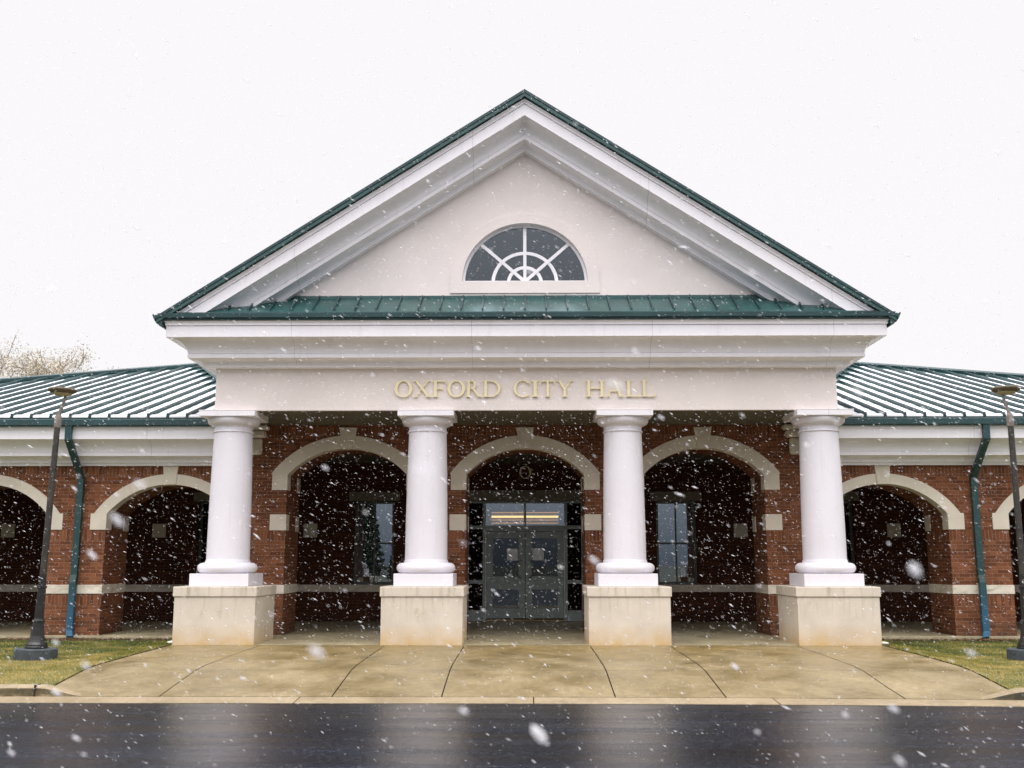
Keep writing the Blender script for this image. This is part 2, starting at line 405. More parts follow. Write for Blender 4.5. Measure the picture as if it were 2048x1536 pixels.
# ---- arches
PZ = dict(zs=3.588, zc=4.19, t=.285, key=4.655)
WZ = dict(zs=2.70, zc=3.37, t=.222, key=3.775)
ARCHES = []
for cx, half, P_ in ((0, 1.355, PZ), (-4.06, 1.37, PZ), (4.06, 1.37, PZ), (-8.10, 1.42, WZ), (8.10, 1.42, WZ), (-12.28, 1.42, WZ), (12.28, 1.42, WZ), (-16.4, 1.42, WZ), (16.4, 1.42, WZ)):
    ARCHES.append((cx, half, P_))
def arc_pts(cx, half, P_, dr=0, n=28, cut=True):
    rise = P_['zc'] - P_['zs']; r = (half ** 2 + rise ** 2) / (2 * rise); zc = P_['zc'] - r
    rr = r + dr
    a0 = math.asin(min(1, half / r)) if not dr else math.acos((P_['zs'] - zc) / rr)
    return [(cx + rr * math.sin(-a0 + 2 * a0 * i / n), zc + rr * math.cos(-a0 + 2 * a0 * i / n)) for i in range(n + 1)]

wall = MB()
bays = [(0, -2.03, 2.03), (-4.06, -6.42, -2.03), (4.06, 2.03, 6.42), (-8.10, -10.19, -6.42), (8.10, 6.42, 10.19), (-12.28, -14.34, -10.19), (12.28, 10.19, 14.34), (-16.4, -21, -14.34), (16.4, 14.34, 21)]
for (cx, half, P_), (c2, xl, xr) in zip(ARCHES, bays):
    zt = 4.72 if P_ is PZ else 3.86
    pts = arc_pts(cx, half, P_)
    zb = -.2
    for Y, _ in ((WY, 0), (WY + WT, 1)):
        wall.quad((xl, Y, zb), (cx - half, Y, zb), (cx - half, Y, P_['zs']), (xl, Y, P_['zs']))
        wall.quad((cx + half, Y, zb), (xr, Y, zb), (xr, Y, P_['zs']), (cx + half, Y, P_['zs']))
        wall.quad((xl, Y, P_['zs']), (cx - half, Y, P_['zs']), (cx - half, Y, zt), (xl, Y, zt))
        wall.quad((cx + half, Y, P_['zs']), (xr, Y, P_['zs']), (xr, Y, zt), (cx + half, Y, zt))
        for (x0, z0), (x1, z1) in zip(pts, pts[1:]):
            wall.quad((x0, Y, z0), (x1, Y, z1), (x1, Y, zt), (x0, Y, zt))
    for (x0, z0), (x1, z1) in zip(pts, pts[1:]):
        wall.quad((x0, WY, z0), (x1, WY, z1), (x1, WY + WT, z1), (x0, WY + WT, z0))
    for s in (-1, 1):
        x = cx + s * half
        wall.quad((x, WY, zb), (x, WY + WT, zb), (x, WY + WT, P_['zs']), (x, WY, P_['zs']))
    wall.quad((xl, WY, zt), (xr, WY, zt), (xr, WY + WT, zt), (xl, WY + WT, zt))
hp('brick_arcade_wall', wall, M['brick'], fix=False)

# arch surrounds: ring, keystone, springer blocks
for i, (cx, half, P_) in enumerate(ARCHES):
    a = arc_pts(cx, half - .012, P_); b = arc_pts(cx, half, P_, P_['t'])
    ring = MB(); y0, y1 = WY - .022, WY + .31; n = len(a)
    vs = []
    for (ax, az), (bx, bz) in zip(a, b): vs += [(ax, y0, az - .012), (bx, y0, bz), (bx, y1, bz), (ax, y1, az - .012)]
    fs = []
    for k in range(n - 1):
        o_ = 4 * k
        for j in range(4): fs.append((o_ + j, o_ + (j + 1) % 4, o_ + 4 + (j + 1) % 4, o_ + 4 + j))
    fs += [(3, 2, 1, 0), (4 * n - 4, 4 * n - 3, 4 * n - 2, 4 * n - 1)]
    ring.add(vs, fs)
    ro = hp('arch_surround', ring, M['stone'])
    zc, zk = P_['zc'], P_['key']; w0, w1 = .13, .205 if P_ is PZ else .175
    k = MB(); q = [(cx - w0, WY - .045, zc + .0), (cx + w0, WY - .045, zc + .0), (cx + w1, WY - .045, zk), (cx - w1, WY - .045, zk)]
    q[0] = (cx - w0, WY - .045, zc - .02); q[1] = (cx + w0, WY - .045, zc - .02)
    k.prism(q, (0, .33, 0)); k.build('keystone', M['stone'], ro, bevel=.006)
    for s in (-1, 1):
        for (zz0, zz1, ww) in ([(3.225, 3.585, .34)] + [(2.315, 2.675, .36)] if P_ is PZ else [(2.33, 2.698, .355)]):
            qb = MB(); xa = cx + s * (half - .014); xb = cx + s * (half + ww)
            qb.box(min(xa, xb), max(xa, xb), WY - .022, WY + .31, zz0, zz1)
            qb.build('quoin_block', M['stone'], ro, bevel=.008)
            qb = MB(); xa = cx + s * (half - .014); xb = cx + s * (half + .2)
            qb.box(min(xa, xb), max(xa, xb), WY + WT - .31, WY + WT + .02, zz0, zz1)
            qb.build('quoin_block', M['stone'], ro, bevel=.008)
# stone bands round each pier
piers = []
edges = sorted([(cx - half, cx + half) for cx, half, _ in ARCHES])
xs = [-19.5] + [e for p_ in edges for e in p_] + [19.5]
for xa, xb in zip(xs[0::2], xs[1::2]):
    b = MB(); b.box(xa - .016, xb + .016, WY - .022, WY + WT + .02, .91, 1.105)
    hp('stone_band', b, M['band'], bevel=.006)

# ---- back wall of the arcade with door and window openings
ops = [(-1.62, 1.62, 0.0, 3.29)] + [(cx - .56, cx + .56, 1.0, 3.30) for cx in (-4.22, 4.22, -8.6, 8.6, -12.8, 12.8)]
def holed(mb, x0, x1, z0, z1, y, t, ops):
    xs = sorted({x0, x1} | {o[0] for o in ops} | {o[1] for o in ops}); zs = sorted({z0, z1} | {o[2] for o in ops} | {o[3] for o in ops})
    ins = lambda x, z: any(o[0] < x < o[1] and o[2] < z < o[3] for o in ops)
    for xa, xb in zip(xs, xs[1:]):
        for za, zb in zip(zs, zs[1:]):
            if not ins((xa + xb) / 2, (za + zb) / 2):
                mb.quad((xa, y, za), (xb, y, za), (xb, y, zb), (xa, y, zb)); mb.quad((xa, y + t, za), (xb, y + t, za), (xb, y + t, zb), (xa, y + t, zb))
    for (a, b, c, d) in ops:
        mb.quad((a, y, c), (a, y + t, c), (a, y + t, d), (a, y, d)); mb.quad((b, y, c), (b, y + t, c), (b, y + t, d), (b, y, d))
        mb.quad((a, y, d), (b, y, d), (b, y + t, d), (a, y + t, d)); mb.quad((a, y, c), (b, y, c), (b, y + t, c), (a, y + t, c))
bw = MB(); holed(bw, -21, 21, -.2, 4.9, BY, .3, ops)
hp('brick_back_wall', bw, M['brick_shaded'], fix=False)
for xa, xb in ((-21, -13.36), (-12.24, -9.16), (-8.04, -1.62), (1.62, 8.04), (9.16, 12.24), (13.36, 21)):
    bb = MB(); bb.box(xa, xb, BY - .03, BY + .1, .80, .995); hp('wainscot_band', bb, M['band'])
for x in (-14.5, -10.25, -6.0, -2.3, 2.3, 6.0, 10.25, 14.5):
    if abs(x) < 3: continue
    b = MB(); b.box(x - .19, x + .19, BY - .025, BY + .05, 2.29, 2.67); hp('accent_block', b, M['stone'], bevel=.006)
for cx in (-4.22, 4.22, -8.6, 8.6, -12.8, 12.8):
    b = MB(); b.box(cx - .72, cx + .72, BY - .03, BY + .12, 3.305, 3.56); hp('window_lintel', b, M['lintel'], bevel=.006)
b = MB(); b.box(-1.95, 1.95, BY - .03, BY + .12, 3.295, 3.60); hp('door_lintel', b, M['lintel'], bevel=.006)
# arcade ends, ceilings and floor
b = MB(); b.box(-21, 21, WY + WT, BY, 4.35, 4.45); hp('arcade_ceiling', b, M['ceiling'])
for s in (-1, 1):
    b = MB(); b.box(min(s * 20.6, s * 21), max(s * 20.6, s * 21), WY + .01, 20, -.2, 4.3); hp('brick_end_wall', b, M['brick'])
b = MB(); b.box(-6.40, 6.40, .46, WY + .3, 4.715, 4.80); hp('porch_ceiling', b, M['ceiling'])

# windows at the back of the arcade
def window(cx, z0, z1, w, y, mull=True):
    fr = MB(); t = .07
    fr.box(cx - w, cx - w + t, y, y + .08, z0, z1); fr.box(cx + w - t, cx + w, y, y + .08, z0, z1)
    fr.box(cx - w + t, cx + w - t, y, y + .08, z1 - t, z1); fr.box(cx - w + t, cx + w - t, y, y + .08, z0, z0 + t)
    fr.box(cx - .02, cx + .02, y + .01, y + .07, z0 + t, z1 - t)
    zm = z0 + (z1 - z0) * .49; fr.box(cx - w + t, cx - .02, y + .012, y + .068, zm - .025, zm + .025); fr.box(cx + .02, cx + w - t, y + .012, y + .068, zm - .025, zm + .025)
    f = hp('window', fr, M['wframe'])
    p = MB(); p.quad((cx - w + t, y + .04, z0 + t), (cx + w - t, y + .04, z0 + t), (cx + w - t, y + .04, z1 - t), (cx - w + t, y + .04, z1 - t)); p.build('pane', M['glass'], f, fix=False)
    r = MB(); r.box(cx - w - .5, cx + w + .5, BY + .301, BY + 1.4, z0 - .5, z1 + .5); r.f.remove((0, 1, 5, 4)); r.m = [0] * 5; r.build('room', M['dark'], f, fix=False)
for cx in (-4.22, 4.22, -8.6, 8.6, -12.8, 12.8): window(cx, 1.0, 3.3, .56, BY + .12)

# entrance: doors, transom, sidelights
ent = MB(); y = BY + .05
def fr(mb, x0, x1, z0, z1, d=.1, dy=0): mb.box(x0, x1, y + dy, y + dy + d, z0, z1)
for s in (-1, 1):
    fr(ent, min(s * 1.10, s * 1.18), max(s * 1.10, s * 1.18), 0.02, 3.29); fr(ent, min(s * 1.57, s * 1.62), max(s * 1.57, s * 1.62), .02, 3.29)
    fr(ent, min(s * 1.18, s * 1.57), max(s * 1.18, s * 1.57), .02, .30, .08, .01); fr(ent, min(s * 1.18, s * 1.57), max(s * 1.18, s * 1.57), 1.02, 1.12, .08, .01)
    fr(ent, min(s * 1.18, s * 1.57), max(s * 1.18, s * 1.57), 2.52, 2.62, .08, .01)
fr(ent, -1.10, 1.10, 2.46, 2.62, .1, .002); fr(ent, -1.57, 1.57, 3.24, 3.29, .1, -.002); fr(ent, -.035, .035, 2.62, 3.24, .08, .01)
e_o = hp('entrance_frame', ent, M['frame'], bevel=.004)
for s in (-1, 1):
    p = MB(); p.quad((s * 1.18, y + .06, .3), (s * 1.57, y + .06, .3), (s * 1.57, y + .06, 3.24), (s * 1.18, y + .06, 3.24)); p.build('sidelight_pane', M['glass_door'], e_o, fix=False)
    p = MB(); x0, x1 = sorted((s * .035, s * 1.10)); p.quad((x0, y + .06, 2.62), (x1, y + .06, 2.62), (x1, y + .06, 3.24), (x0, y + .06, 3.24)); p.build('transom_pane', M['glass'], e_o, fix=False)
    p = MB(); x0, x1 = sorted((s * 1.078, s * 1.098)); p.box(x0, x1, y - .012, y - .002, .06, 2.46); p.build('weather_strip', M['bright'], e_o)
b = MB(); b.box(-1.08, 1.08, y - .05, y + .12, .01, .05); b.build('threshold', M['letterdark'], e_o)
notices = []
for s in (-1, 1):
    d = MB(); yd = y + .012
    X = lambda a, b: sorted((s * a, s * b))
    for (a, b_, z0, z1) in ((.008, .19, .08, 2.45), (.90, 1.07, .08, 2.45), (.19, .90, 2.27, 2.45), (.19, .90, 1.04, 1.22), (.19, .90, .08, .34), (.19, .90, .86, 1.04)):
        x0, x1 = X(a, b_); d.box(x0, x1, yd + (.002 if a == .19 else 0), yd + .05, z0, z1)
    do = hp('door', d, M['frame'], bevel=.003)
    p = MB(); x0, x1 = X(.19, .90); p.quad((x0, yd + .03, 1.22), (x1, yd + .03, 1.22), (x1, yd + .03, 2.27), (x0, yd + .03, 2.27)); p.quad((x0, yd + .03, .34), (x1, yd + .03, .34), (x1, yd + .03, .86), (x0, yd + .03, .86)); p.build('pane', M['glass_door'], do, fix=False)
    h = MB(); pts = [(s * (.10 + .13 * math.sin(t)), yd - .01 - .07 * math.sin(t), 1.42 + .24 * math.cos(t)) for t in [math.pi * k / 12 for k in range(13)]]
    h.tube(pts, .014, 8); h.build('handle', M['steel'], do, smooth=True)
    p = MB(); x0, x1 = X(.205, .52 if s > 0 else .50); p.box(x0, x1, yd + .018, yd + .024, 1.66, 1.98)
    no = p.build('paper_notice', M['paper']); notices.append(no)
tag(notices[0], 'blank white paper notice inside the glass of the left entrance door', 'notice', 'paper notices on the entrance doors')
tag(notices[1], 'blank white paper notice inside the glass of the right entrance door', 'notice', 'paper notices on the entrance doors')

# lobby behind the doors
lb = MB(); lb.quad((-3, BY + .3, 0.01), (3, BY + .3, 0.01), (3, 15, 0.01), (-3, 15, 0.01)); lb.quad((-3, 15, 0), (3, 15, 0), (3, 15, 4.3), (-3, 15, 4.3))
lb.quad((-3, BY + .3, 0), (-3, 15, 0), (-3, 15, 4.3), (-3, BY + .3, 4.3)); lb.quad((3, BY + .3, 0), (3, 15, 0), (3, 15, 4.3), (3, BY + .3, 4.3)); lb.quad((-3, BY + .3, 4.3), (3, BY + .3, 4.3), (3, 15, 4.3), (-3, 15, 4.3))
hp('lobby', lb, M['wood'], fix=False)
cl = empty('ceiling_light', (0, 11, 3.0)); tag(cl, 'long warm yellow strip light glowing inside the lobby behind the transom', 'ceiling light')
for z, hgt, m in ((.105, .010, 'tube2'), (-.02, .030, 'tube'), (-.12, .010, 'tube2'), (-.215, .010, 'tube2')):
    b = MB(); b.box(-1.02, 1.02, 0, .06, z - hgt, z + hgt); b.build('light_strip', M[m], cl)
b = MB(); b.box(-1.06, 1.06, .08, .2, -.26, .15); b.build('housing', M['wood'], cl)

# ---- portico columns
def ring_prof(z0, z1, r0, r1): return []
def make_column(x):
    o = empty('portico_column', (x, .81 - 2, 0), parent=hall)
    ped = MB(); ped.box(-.81, .81, -.81, .81, -.05, .925); p_ = ped.build('pedestal', M['pedestal'], o, bevel=.014)
    cap = MB(); cap.box(-.835, .835, -.835, .835, .931, 1.125); c_ = cap.build('pedestal_cap', M['pedestal'], o, bevel=.014)
    pl = MB(); pl.box(-.597, .597, -.597, .597, 1.127, 1.378); pl.build('plinth', M['column'], o, bevel=.006)
    prof = [(.54, 1.379)] + [(.49 + .115 * math.cos(a), 1.487 + .106 * math.sin(a)) for a in [R(-80 + 160 * k / 14) for k in range(15)]]
    prof += [(.455, 1.598), (.455, 1.625), (.437, 1.66)]
    b = MB(); b.lathe(prof, 64); b.build('torus_base', M['column'], o, smooth=True)
    prof = []
    for k in range(25):
        t = k / 24; z = 1.655 + (4.285 - 1.655) * t; prof.append((.437 - .041 * t ** 1.7, z))
    b = MB(); b.lathe(prof, 64); b.build('shaft', M['column'], o, smooth=True)
    prof = [(.397, 4.284), (.418, 4.290), (.422, 4.302), (.418, 4.314), (.398, 4.320), (.396, 4.40), (.405, 4.405), (.415, 4.415), (.42, 4.43)]
    prof += [(.42 + .125 * math.sin(a), 4.43 + .125 * (1 - math.cos(a))) for a in [R(90 * k / 10) for k in range(1, 11)]]
    prof += [(.542, 4.575), (.53, 4.592)]
    b = MB(); b.lathe(prof, 64); b.build('capital', M['column'], o, smooth=True)
    b = MB(); b.box(-.580, .580, -.580, .580, 4.59, 4.700); b.box(-.586, .586, -.586, .586, 4.700, 4.716); b.build('abacus', M['trim'], o, bevel=.004)
    return o
c0 = make_column(-6.17)
lab = ['leftmost column']
for x in (-2.055, 2.055, 6.17):
    r_ = c0.copy(); COL.objects.link(r_); r_.location = (x, .81 - 2, 0); r_.parent = hall
    for ch in list(c0.children):
        q = ch.copy(); COL.objects.link(q); q.parent = r_
for o in [c0] + []: pass
# engaged capitals on the brick wall behind the end columns
for s in (-1, 1):
    b = MB(); x0, x1 = sorted((s * 6.02, s * 6.44))
    b.box(x0, x1, WY - .10, WY + .02, 4.02, 4.40)
    xa, xb = sorted((s * 5.93, s * 6.44)); b.box(xa, xb, WY - .22, WY + .02, 4.41, 4.57); xa, xb = sorted((s * 5.86, s * 6.44)); b.box(xa, xb, WY - .3, WY + .02, 4.58, 4.70)
    hp('engaged_capital', b, M['stone'], bevel=.05)

# ---- entablature: frieze beam + mitred cornice on three sides
FX, FY, FB = 6.48, .40, 20.0
b = MB()
b.prism([(-FX, FY, 4.718), (FX, FY, 4.718), (FX, FY, 5.62), (-FX, FY, 5.62)], (0, .82, 0))
for s in (-1, 1):
    x0, x1 = sorted((s * (FX - .82), s * FX)); b.box(x0, x1, FY + .822, WY - .001, 4.719, 5.62)
hp('stucco_frieze', b, M['stucco'], bevel=.01)
prof = [(0, 5.58), (.035, 5.585), (.035, 5.606), (.22, 5.608), (.22, 5.67), (.235, 5.672), (.235, 5.692)]
prof = [(0, 5.60), (.20, 5.602), (.20, 5.64), (.215, 5.645), (.215, 5.69)]
prof += [(.235 + .19 * (1 - math.cos(a)), 5.69 + .062 * math.sin(a)) for a in [R(90 * k / 6) for k in range(7)]]
prof += [(.47, 5.752), (.47, 5.83), (.455, 5.833), (.455, 5.845), (.47, 5.848), (.47, 5.872)]
prof += [(.475 + .30 * (1 - math.cos(a)), 5.872 + .245 * math.sin(a)) for a in [R(90 * k / 10) for k in range(11)]]
prof += [(.82, 6.117), (.82, 6.335), (.805, 6.338), (.805, 6.350), (.84, 6.353), (.84, 6.40), (.87, 6.45), (.87, 6.47), (0, 6.47)]
def cornice(mb, prof, pts_fn):
    rows = [[pts_fn(o, z, k) for k in range(4)] for o, z in prof]
    n = len(prof)
    vs = [p for r in rows for p in r]; fs = []
    for i in range(n):
        j = (i + 1) % n
        for k in range(3): fs.append((4 * i + k, 4 * i + k + 1, 4 * j + k + 1, 4 * j + k))
    fs.append(tuple(4 * i for i in range(n))); fs.append(tuple(4 * i + 3 for i in range(n))[::-1])
    mb.add(vs, fs)
def three(o, z, k):
    return [(-FX - o, FB, z), (-FX - o, FY - o, z), (FX + o, FY - o, z), (FX + o, FB, z)][k]
b = MB(); cornice(b, prof, three)
hp('white_cornice', b, M['trim'], fix=True)
# green gutter: front lip and side gutters
b = MB(); pr = [(.872, 6.44), (.90, 6.445), (.905, 6.485), (.96, 6.49), (.965, 6.575), (.93, 6.585), (.80, 6.60), (.80, 6.475), (.872, 6.475)]
cornice(b, pr, three); hp('portico_gutter', b, M['green'])
# end pieces of the side gutters that show at the two front corners
for s in (-1, 1):
    b = MB(); q = [(s * 7.345, FY - .93, 6.50), (s * 7.355, FY - .93, 6.30), (s * 7.40, FY - .93, 6.32), (s * 7.50, FY - .93, 6.42), (s * 7.515, FY - .93, 6.53), (s * 7.49, FY - .93, 6.56)]
    b.prism(q, (0, 19.5, 0)); hp('side_gutter', b, M['green'])

# ---- pent roof at the foot of the pediment, with standing seams
py0, pz0, py1, pz1 = FY - .86, 6.60, FY + .02, 7.14
b = MB(); b.quad((-7.30, py0, pz0), (7.30, py0, pz0), (6.5, py1, pz1), (-6.5, py1, pz1)); b.quad((-7.30, py0, pz0 - .03), (-6.5, py1, pz0 - .03), (6.5, py1, pz0 - .03), (7.30, py0, pz0 - .03))
b.box(-7.3, 7.3, py0 - .03, py0 + .03, pz0 - .04, pz0 + .012)
po = hp('pent_roof', b, M['green_roof'], fix=False)
b = MB(); b.box(-5.6, 5.6, FY - .05, FY + .0, 7.10, 7.165); b.build('flashing', M['green_roof'], po)
sl = (pz1 - pz0) / (py1 - py0)
k = -15
for k in range(-16, 17):
    x = k * .435 + .0
    b = MB(); ya = py0 + .09
    b.prism([(x - .014, ya, pz0 + sl * .09 - .01), (x + .014, ya, pz0 + sl * .09 - .01), (x + .014, ya, pz0 + sl * .09 + .06), (x - .014, ya, pz0 + sl * .09 + .06)], (0, py1 - ya - .01, (py1 - ya - .01) * sl))
    b.build('standing_seam', M['green'], po)

# ---- pediment: tympanum with lunette, raking cornice, roof
SLP = .6505; AP = 11.35
ty = MB(); LR, LH, LZ = 1.335, 1.285, 7.482   # lunette half width, rise, sill height
nl = 40; lun = [(LR * math.cos(math.pi - math.pi * i / nl), LZ + LH * math.sin(math.pi * i / nl)) for i in range(nl + 1)]
zr = lambda x: AP - .95 - SLP * abs(x)
for (x0, z0), (x1, z1) in zip(lun, lun[1:]):
    ty.quad((x0, FY, z0), (x1, FY, z1), (x1, FY, zr(x1)), (x0, FY, zr(x0)))
    ty.quad((x0, FY, z0), (x0, FY + .25, z0), (x1, FY + .25, z1), (x1, FY, z1))
ty.quad((-LR, FY, 6.6), (LR, FY, 6.6), (LR, FY, LZ), (-LR, FY, LZ)); ty.quad((-LR, FY, LZ), (LR, FY, LZ), (LR, FY + .25, LZ), (-LR, FY + .25, LZ))
for s in (-1, 1):
    ty.poly([(s * LR, FY, 6.6), (s * 5.8, FY, 6.6), (s * LR, FY, zr(LR))]); 
hp('stucco_tympanum', ty, M['stucco'], fix=False)
# raised band around the lunette
b = MB(); nl2 = 40; OR, OH, SZ = 1.585, 1.50, 7.225
outer_ = [(OR * math.cos(math.pi - math.pi * i / nl2), LZ + OH * math.sin(math.pi * i / nl2)) for i in range(nl2 + 1)]
inn = [(LR * math.cos(math.pi - math.pi * i / nl2), LZ + LH * math.sin(math.pi * i / nl2)) for i in range(nl2 + 1)]
for i in range(nl2):
    a0, a1, b0, b1 = outer_[i], outer_[i + 1], inn[i], inn[i + 1]
    yf = FY - .03
    b.quad((a0[0], yf, a0[1]), (a1[0], yf, a1[1]), (b1[0], yf, b1[1]), (b0[0], yf, b0[1]))
    b.quad((a0[0], yf, a0[1]), (a0[0], FY + .01, a0[1]), (a1[0], FY + .01, a1[1]), (a1[0], yf, a1[1]))
    b.quad((b0[0], yf, b0[1]), (b1[0], yf, b1[1]), (b1[0], FY + .01, b1[1]), (b0[0], FY + .01, b0[1]))
b.box(-OR, OR, FY - .03, FY + .01, SZ, LZ - .0)
hp('lunette_surround', b, M['stucco'], fix=False)
# lunette window: frame, muntins, pane
cut = lambda r, th: (r * math.cos(th) * LR / LR, LZ + r * math.sin(th) * LH / LR)
def ringpart(mb, r0, r1, y0, y1, n=40):
    for i in range(n):
        t0, t1 = math.pi * i / n, math.pi * (i + 1) / n
        A, B_, C_, D_ = cut(r0, t0), cut(r1, t0), cut(r1, t1), cut(r0, t1)
        mb.quad((A[0], y0, A[1]), (B_[0], y0, B_[1]), (C_[0], y0, C_[1]), (D_[0], y0, D_[1]))
        mb.quad((A[0], y0, A[1]), (D_[0], y0, D_[1]), (D_[0], y1, D_[1]), (A[0], y1, A[1]))
        mb.quad((B_[0], y0, B_[1]), (B_[0], y1, B_[1]), (C_[0], y1, C_[1]), (C_[0], y0, C_[1]))
f = MB(); yq = FY + .10
ringpart(f, LR - .055, LR - .003, yq, yq + .08); f.box(-LR + .005, LR - .005, yq + .002, yq + .082, LZ + .002, LZ + .045)
lun_o = hp('lunette_window', f, M['trim'], fix=False)
f = MB(); ringpart(f, .645, .715, yq + .012, yq + .07); ringpart(f, .315, .385, yq + .014, yq + .07); f.build('ring_muntin', M['trim'], lun_o, fix=False)
for k, th in enumerate((R(42.5), R(90), R(137.5))):
    d = Vector((math.cos(th), 0, math.sin(th) * .96)); nrm = Vector((-d.z, 0, d.x)).normalized() * .034
    f = MB(); base = Vector((0, yq + .004 + .002 * k, LZ + .03)); tip = base + d * (LR - .05)
    if abs(th - R(90)) < .01: tip.z = LZ + LH - .04
    f.prism([base - nrm, base + nrm, tip + nrm, tip - nrm], (0, .06, 0)); f.build('radial_muntin', M['trim'], lun_o)
f = MB(); pp = [(x, yq + .05, z) for x, z in [cut(LR - .03, math.pi * i / 40) for i in range(41)]]; f.poly(pp[::-1] + []); f.build('pane', M['glass_high'], lun_o, fix=False)
f = MB(); f.box(-1.6, 1.6, FY + .26, FY + 1.6, 7.1, 9.0); f.f = [q for q in f.f if q != (0, 1, 5, 4)]; f.m = [0] * len(f.f); hp('attic_lining', f, M['dark'], fix=False)

# raking cornice: per-vertex length so that every moulding dies into the pent roof
dz = lambda z: z
rk = [(.44, -1.02), (.20, -1.015), (.20, -.98), (.185, -.975), (.185, -.925)]
rk += [(.165 - .19 * (1 - math.cos(a)), -.925 + .06 * math.sin(a)) for a in [R(90 * k / 6) for k in range(7)]]
rk += [(-.07, -.862), (-.07, -.775), (-.055, -.772), (-.055, -.760), (-.07, -.757), (-.07, -.73)]
rk += [(-.075 - .30 * (1 - math.cos(a)), -.73 + .245 * math.sin(a)) for a in [R(90 * k / 10) for k in range(11)]]
rk += [(-.42, -.485), (-.42, -.245), (-.405, -.242), (-.405, -.230), (-.44, -.227), (-.44, -.19), (-.47, -.145), (-.47, -.135), (.44, -.135)]
pent = lambda yy: pz0 + sl * (min(max(yy, py0), py1) - py0)
b = MB(); n = len(rk)
for s in (-1, 1):
    base = len(b.v); vs = []
    for (yy, d_) in rk:
        zt = AP + d_; xe = min((zt - pent(yy) + .06) / SLP, 7.33)
        vs += [(0, yy, zt), (s * xe, yy, zt - SLP * xe)]
    fs = [(2 * i, 2 * i + 1, 2 * ((i + 1) % n) + 1, 2 * ((i + 1) % n)) for i in range(n)]
    fs.append(tuple(2 * i + 1 for i in range(n)))
    b.add(vs, fs)
hp('raking_cornice', b, M['trim'], fix=True)
# main gable roof with seams running down it
b = MB()
yf = FY - .95; ex = 7.47
sec = [(0, AP), (ex, AP - SLP * ex), (ex, AP - SLP * ex - .06), (ex - .06, AP - SLP * ex - .10), (0, AP - .13)]
sec = [(0, AP + .01), (ex, AP + .01 - SLP * ex), (ex, AP - SLP * ex - .115), (0, AP - .115)]
for s in (-1, 1): b.prism([(s * x, yf, z) for x, z in sec], (0, 19.5, 0))
ro = hp('gable_roof', b, M['green_roof'])
b = MB()
for s in (-1, 1):
    q = [(s * 0, yf - .02, AP + .03), (s * ex, yf - .02, AP + .03 - SLP * ex), (s * (ex + .05), yf - .02, AP - .02 - SLP * ex), (s * (ex + .03), yf - .02, AP - .05 - SLP * ex), (0, yf - .02, AP - .035)]
    b.prism(q, (0, .10, 0))
b.build('rake_flashing', M['green'], ro)
for s in (-1, 1):   # little turned-up flashing tips at the eaves
    b = MB(); b.prism([(s * 7.46, yf - .03, 6.50), (s * 7.53, yf - .03, 6.56), (s * 7.545, yf - .03, 6.54), (s * 7.49, yf - .03, 6.42)], (0, .06, 0)); b.build('flashing_tip', M['green'], ro)
for k in range(1, 40):
    yy = yf + .1 + k * .48
    if yy > 18: break
    b = MB()
    for s in (-1, 1):
        b.prism([(s * .05, yy, AP - SLP * .05), (s * ex, yy, AP - SLP * ex), (s * ex, yy, AP + .05 - SLP * ex), (s * .05, yy, AP + .05 - SLP * .05)], (0, .022, 0))
    b.build('standing_seam', M['green'], ro)

# ---- wings: cornice, gutter, hipped standing-seam roof
wpr = [(0, 3.775), (.11, 3.777), (.11, 3.80), (.125, 3.803), (.125, 3.835), (.20, 3.837), (.20, 3.895)]
wpr += [(.22 + .19 * (1 - math.cos(a)), 3.895 + .065 * math.sin(a)) for a in [R(90 * k / 6) for k in range(7)]]
wpr += [(.47, 3.962), (.47, 4.035), (.455, 4.038), (.455, 4.048), (.47, 4.051), (.47, 4.09)]
wpr += [(.475 + .30 * (1 - math.cos(a)), 4.09 + .21 * math.sin(a)) for a in [R(90 * k / 10) for k in range(11)]]
wpr += [(.82, 4.305), (.82, 4.50), (.845, 4.53), (.845, 4.60), (0, 4.60)]
gpr = [(.82, 4.602), (.83, 4.575), (.95, 4.58), (.97, 4.60), (.97, 4.72), (.94, 4.745), (.84, 4.75)]
EY, EZ = 1.78, 4.80; TS = .295
PKX, PKY = 10.6, 12.4; PKZ = EZ + TS * (PKY - EY)
HX = lambda yy: .455     # steep inner hip run
